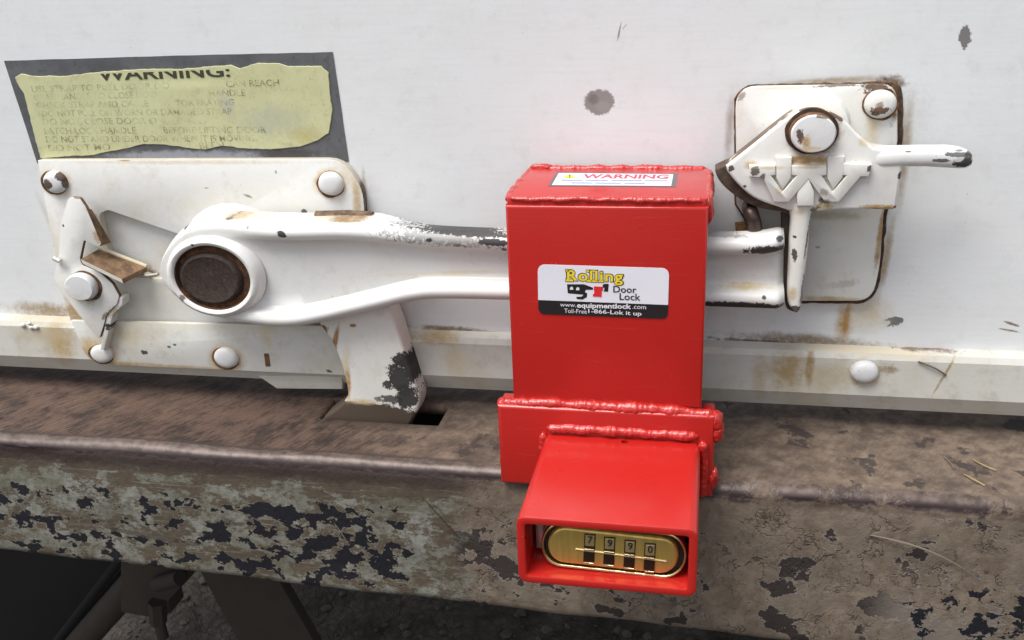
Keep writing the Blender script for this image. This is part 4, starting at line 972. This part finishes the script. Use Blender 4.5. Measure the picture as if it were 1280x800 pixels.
ft('www.', fq(256, 468, 385, 474, 22), ink_w, .0); ft('equipmentlock', fq(392, 490, 826, 500, 52), ink_w, .03); ft('.com', fq(836, 486, 944, 491, 24), ink_w, .0)
ft('Toll-Free', fq(290, 518, 470, 526, 34), ink_w, .0); ft('1-866-Lok it up', fq(482, 530, 908, 552, 44), ink_w, .012)
# warning label on the top plate
TZS = ZT + .0002
def tq(pts, z): return [atz(p[0], p[1], z) for p in pts]
tl = slab('warning_label', [(p.x, p.y) for p in tq([(685, 232.5), (845, 233.5), (847.5, 217), (696, 215)], TZS)], TZS, ZT - .0001, plain('label_grey', (.12, .11, .12), .45), lk, axis='z')
tl['label'] = 'white warning label with grey border on the lock top'
sheet('label_face', tq([(690, 231.2), (839, 232.2), (841.5, 217.8), (698.5, 216.2)], TZS + .0001), stick_w, tl)
text('lettering', 'WARNING', tq([(727, 222.8), (835, 223.6), (836.5, 218.3), (730, 217.4)], TZS + .0002), plain('ink_pink', (.70, .06, .10), .45, 0, .1), tl, .03)
sheet('hazard_triangle', tq([(703, 222.6), (721, 222.8), (712, 217.2)], TZS + .0002), ink_y, tl)
text('lettering', '!', tq([(711.2, 222.2), (713.2, 222.2), (713, 218.4), (711.3, 218.4)], TZS + .0003), ink_k, tl, .02)
greyink = plain('ink_grey', (.30, .33, .45), .5)
for x0_, x1_, y_ in ((702, 728, 225.0), (732, 760, 225.2), (764, 802, 225.4), (806, 834, 225.7), (714, 740, 228.4), (744, 776, 228.7), (780, 806, 228.9)):
    sheet('print_line', tq([(x0_, y_ + .75), (x1_, y_ + .95), (x1_, y_ - .55), (x0_, y_ - .75)], TZS + .0002), greyink, tl)

# ================================================================== brass combination padlock inside the tube
M = Mat('brass')
bn_ = M.noise(60, 3, .5, M.map((6, 6, .8)))
c = M.mix(M.ss(bn_, .3, .7), (.68, .50, .15), (.58, .41, .115))
brass = M.out(c, M.mixf(M.noise(300, 3, .6), .30, .45), .75, M.bump(M.noise(500, 3, .6), .2, .0004))
M = Mat('bright_brass'); bright = M.out((.74, .63, .36), .22, 1.0)
gun = plain('dark_dial', (.032, .027, .016), .35, .6, .3, 500)
pl = empty('padlock', (.06, -.13, .889), 'brass four dial combination padlock set inside the red tube', 'padlock')
KF = -.1600
lz = lambda L: [(640 + p[0] / 4.923, 620 + p[1] / 4.923) for p in L]
def stad(L, pxp, r):                 # stadium from two end centres (zoom px), radius along and across
    (x0, y0), (x1, y1) = L; o_ = []
    d = math.atan2(y1 - y0, x1 - x0)
    for i in range(17):
        a = pi / 2 + pi * i / 16; o_.append((x0 + pxp * cos(a) * cos(d) - r * sin(a) * sin(d), y0 + pxp * cos(a) * sin(d) + r * sin(a) * cos(d)))
    for i in range(17):
        a = -pi / 2 + pi * i / 16; o_.append((x1 + pxp * cos(a) * cos(d) - r * sin(a) * sin(d), y1 + pxp * cos(a) * sin(d) + r * sin(a) * cos(d)))
    return lz(o_)
ends = [(318, 300), (935, 368)]
ringo = xz(stad(ends, 140, 140), KF); ringi = xz(stad(ends, 124, 124), KF)
slab('body', xz(stad(ends, 132, 132), KF + .004), KF + .004, -.100, plain('padlock_shade', (.10, .075, .03), .45, .8), pl, .001)
slab('rim', [ringo, list(reversed(ringi))], KF, KF + .008, [bright, bright], pl, .0007, 3)
slab('gap_shade', xz(stad(ends, 124, 124), KF + .0032), KF + .0032, KF + .0045, plain('gap_shade_black', (.012, .010, .008), .5), pl)  # black sheet painting the shaded gap between rim and face
face = slab('face_plate', xz(stad([(330, 301), (915, 366)], 110, 111), KF), KF - .0006, KF + .0034, [brass, brass], pl, .0016, 4)
dial_c = [((480, 270), (475, 362)), ((601, 289), (598, 377)), ((727, 308), (722, 395)), ((850, 328), (846, 414))]
D0 = KF - .0007
tube('index_line', [at(*lz([(392, 326)])[0], D0), at(*lz([(950, 402)])[0], D0)], .0005, bright, face, 8)
for k, (u, l) in enumerate(dial_c):
    d = slab('dial', xz(lz([(u[0] - 34, u[1] - 40), (u[0] + 36, u[1] - 35), (l[0] + 31, l[1] + 46), (l[0] - 37, l[1] + 40)]), D0), D0 - .0004, D0 + .003, gun, face, .0003)
    slab('number_tile', xz(lz([(u[0] - 28, u[1] - 34), (u[0] + 30, u[1] - 30), (u[0] + 28, u[1] + 36), (u[0] - 30, u[1] + 32)]), D0), D0 - .0008, D0 + .002, plain('tile_brass%d' % k, (.40, .32, .15), .4, .5, .5, 600), d, .0003)
    text('digit', '7990'[k], [at(*p, D0 - .0010) for p in lz([(u[0] - 15, u[1] + 22), (u[0] + 15, u[1] + 25), (u[0] + 17, u[1] - 20), (u[0] - 13, u[1] - 23)])], ink_k, d, .02)
    slab('dial_lip', xz(lz([(l[0] - 30, l[1] + 42), (l[0] + 30, l[1] + 48), (l[0] + 28, l[1] + 58), (l[0] - 32, l[1] + 52)]), D0), D0 - .0006, D0 + .002, bright, d, .0002)
    slab('dial_bar', xz(lz([(l[0] - 32, l[1] - 44), (l[0] + 32, l[1] - 38), (l[0] + 32, l[1] - 28), (l[0] - 32, l[1] - 34)]), D0), D0 - .0010, D0 + .002, bright, d, .0002)
slab('shackle_plate', xz(rc(lz([(142, 138), (205, 142), (200, 330), (146, 320)]), 2), KF + .012), KF + .012, -.11, plain('shackle_steel', (.45, .44, .42), .3, .8), pl, .001)

# ================================================================== bits of straw and twig
straw_m = plain('straw', (.33, .25, .11), .7, 0, .4, 400); twig_m = plain('dry_stem', (.17, .14, .105), .8, 0, .4, 300)
def straw(p, r, mat, label, name='straw'):
    o = tube(name, cr([tuple(q) for q in p], 5, False), r, mat, None, 6); tag(o, label, 'straw', 'straw bits on the beam')
S = BT + .0006
straw([atz(1205, 593, S), atz(1217, 599, S + .0015), atz(1231, 607, S)], .00045, straw_m, 'yellow straw bit lying nearest the rolled edge of the beam')
straw([atz(1217, 575, S), atz(1231, 582, S + .001), atz(1245, 588, S)], .0004, straw_m, 'pale straw bit lying nearer the door on the beam top')
straw([atz(1180, 571, S), atz(1187, 578, S), atz(1193, 586, S)], .0004, twig_m, 'short dark straw bit beside the yellow one on the beam')
straw([at(1088, 669, BY - .001), at(1125, 677, BY - .0035), at(1162, 689, BY - .004), at(1196, 706, BY - .0025), at(1226, 726, BY - .0005)], lambda f: .0002 + .0004 * sin(pi * min(1, f * .8 + .2)), twig_m, 'long bent dry stem stuck to the muddy front face', 'dry_stem')
straw([at(1148, 452, -.0098), at(1168, 460, -.0105), at(1183, 469, -.0098)], .0005, plain('dark_twig', (.13, .10, .07), .8), 'short dark twig stuck to the white bottom rail', 'twig')
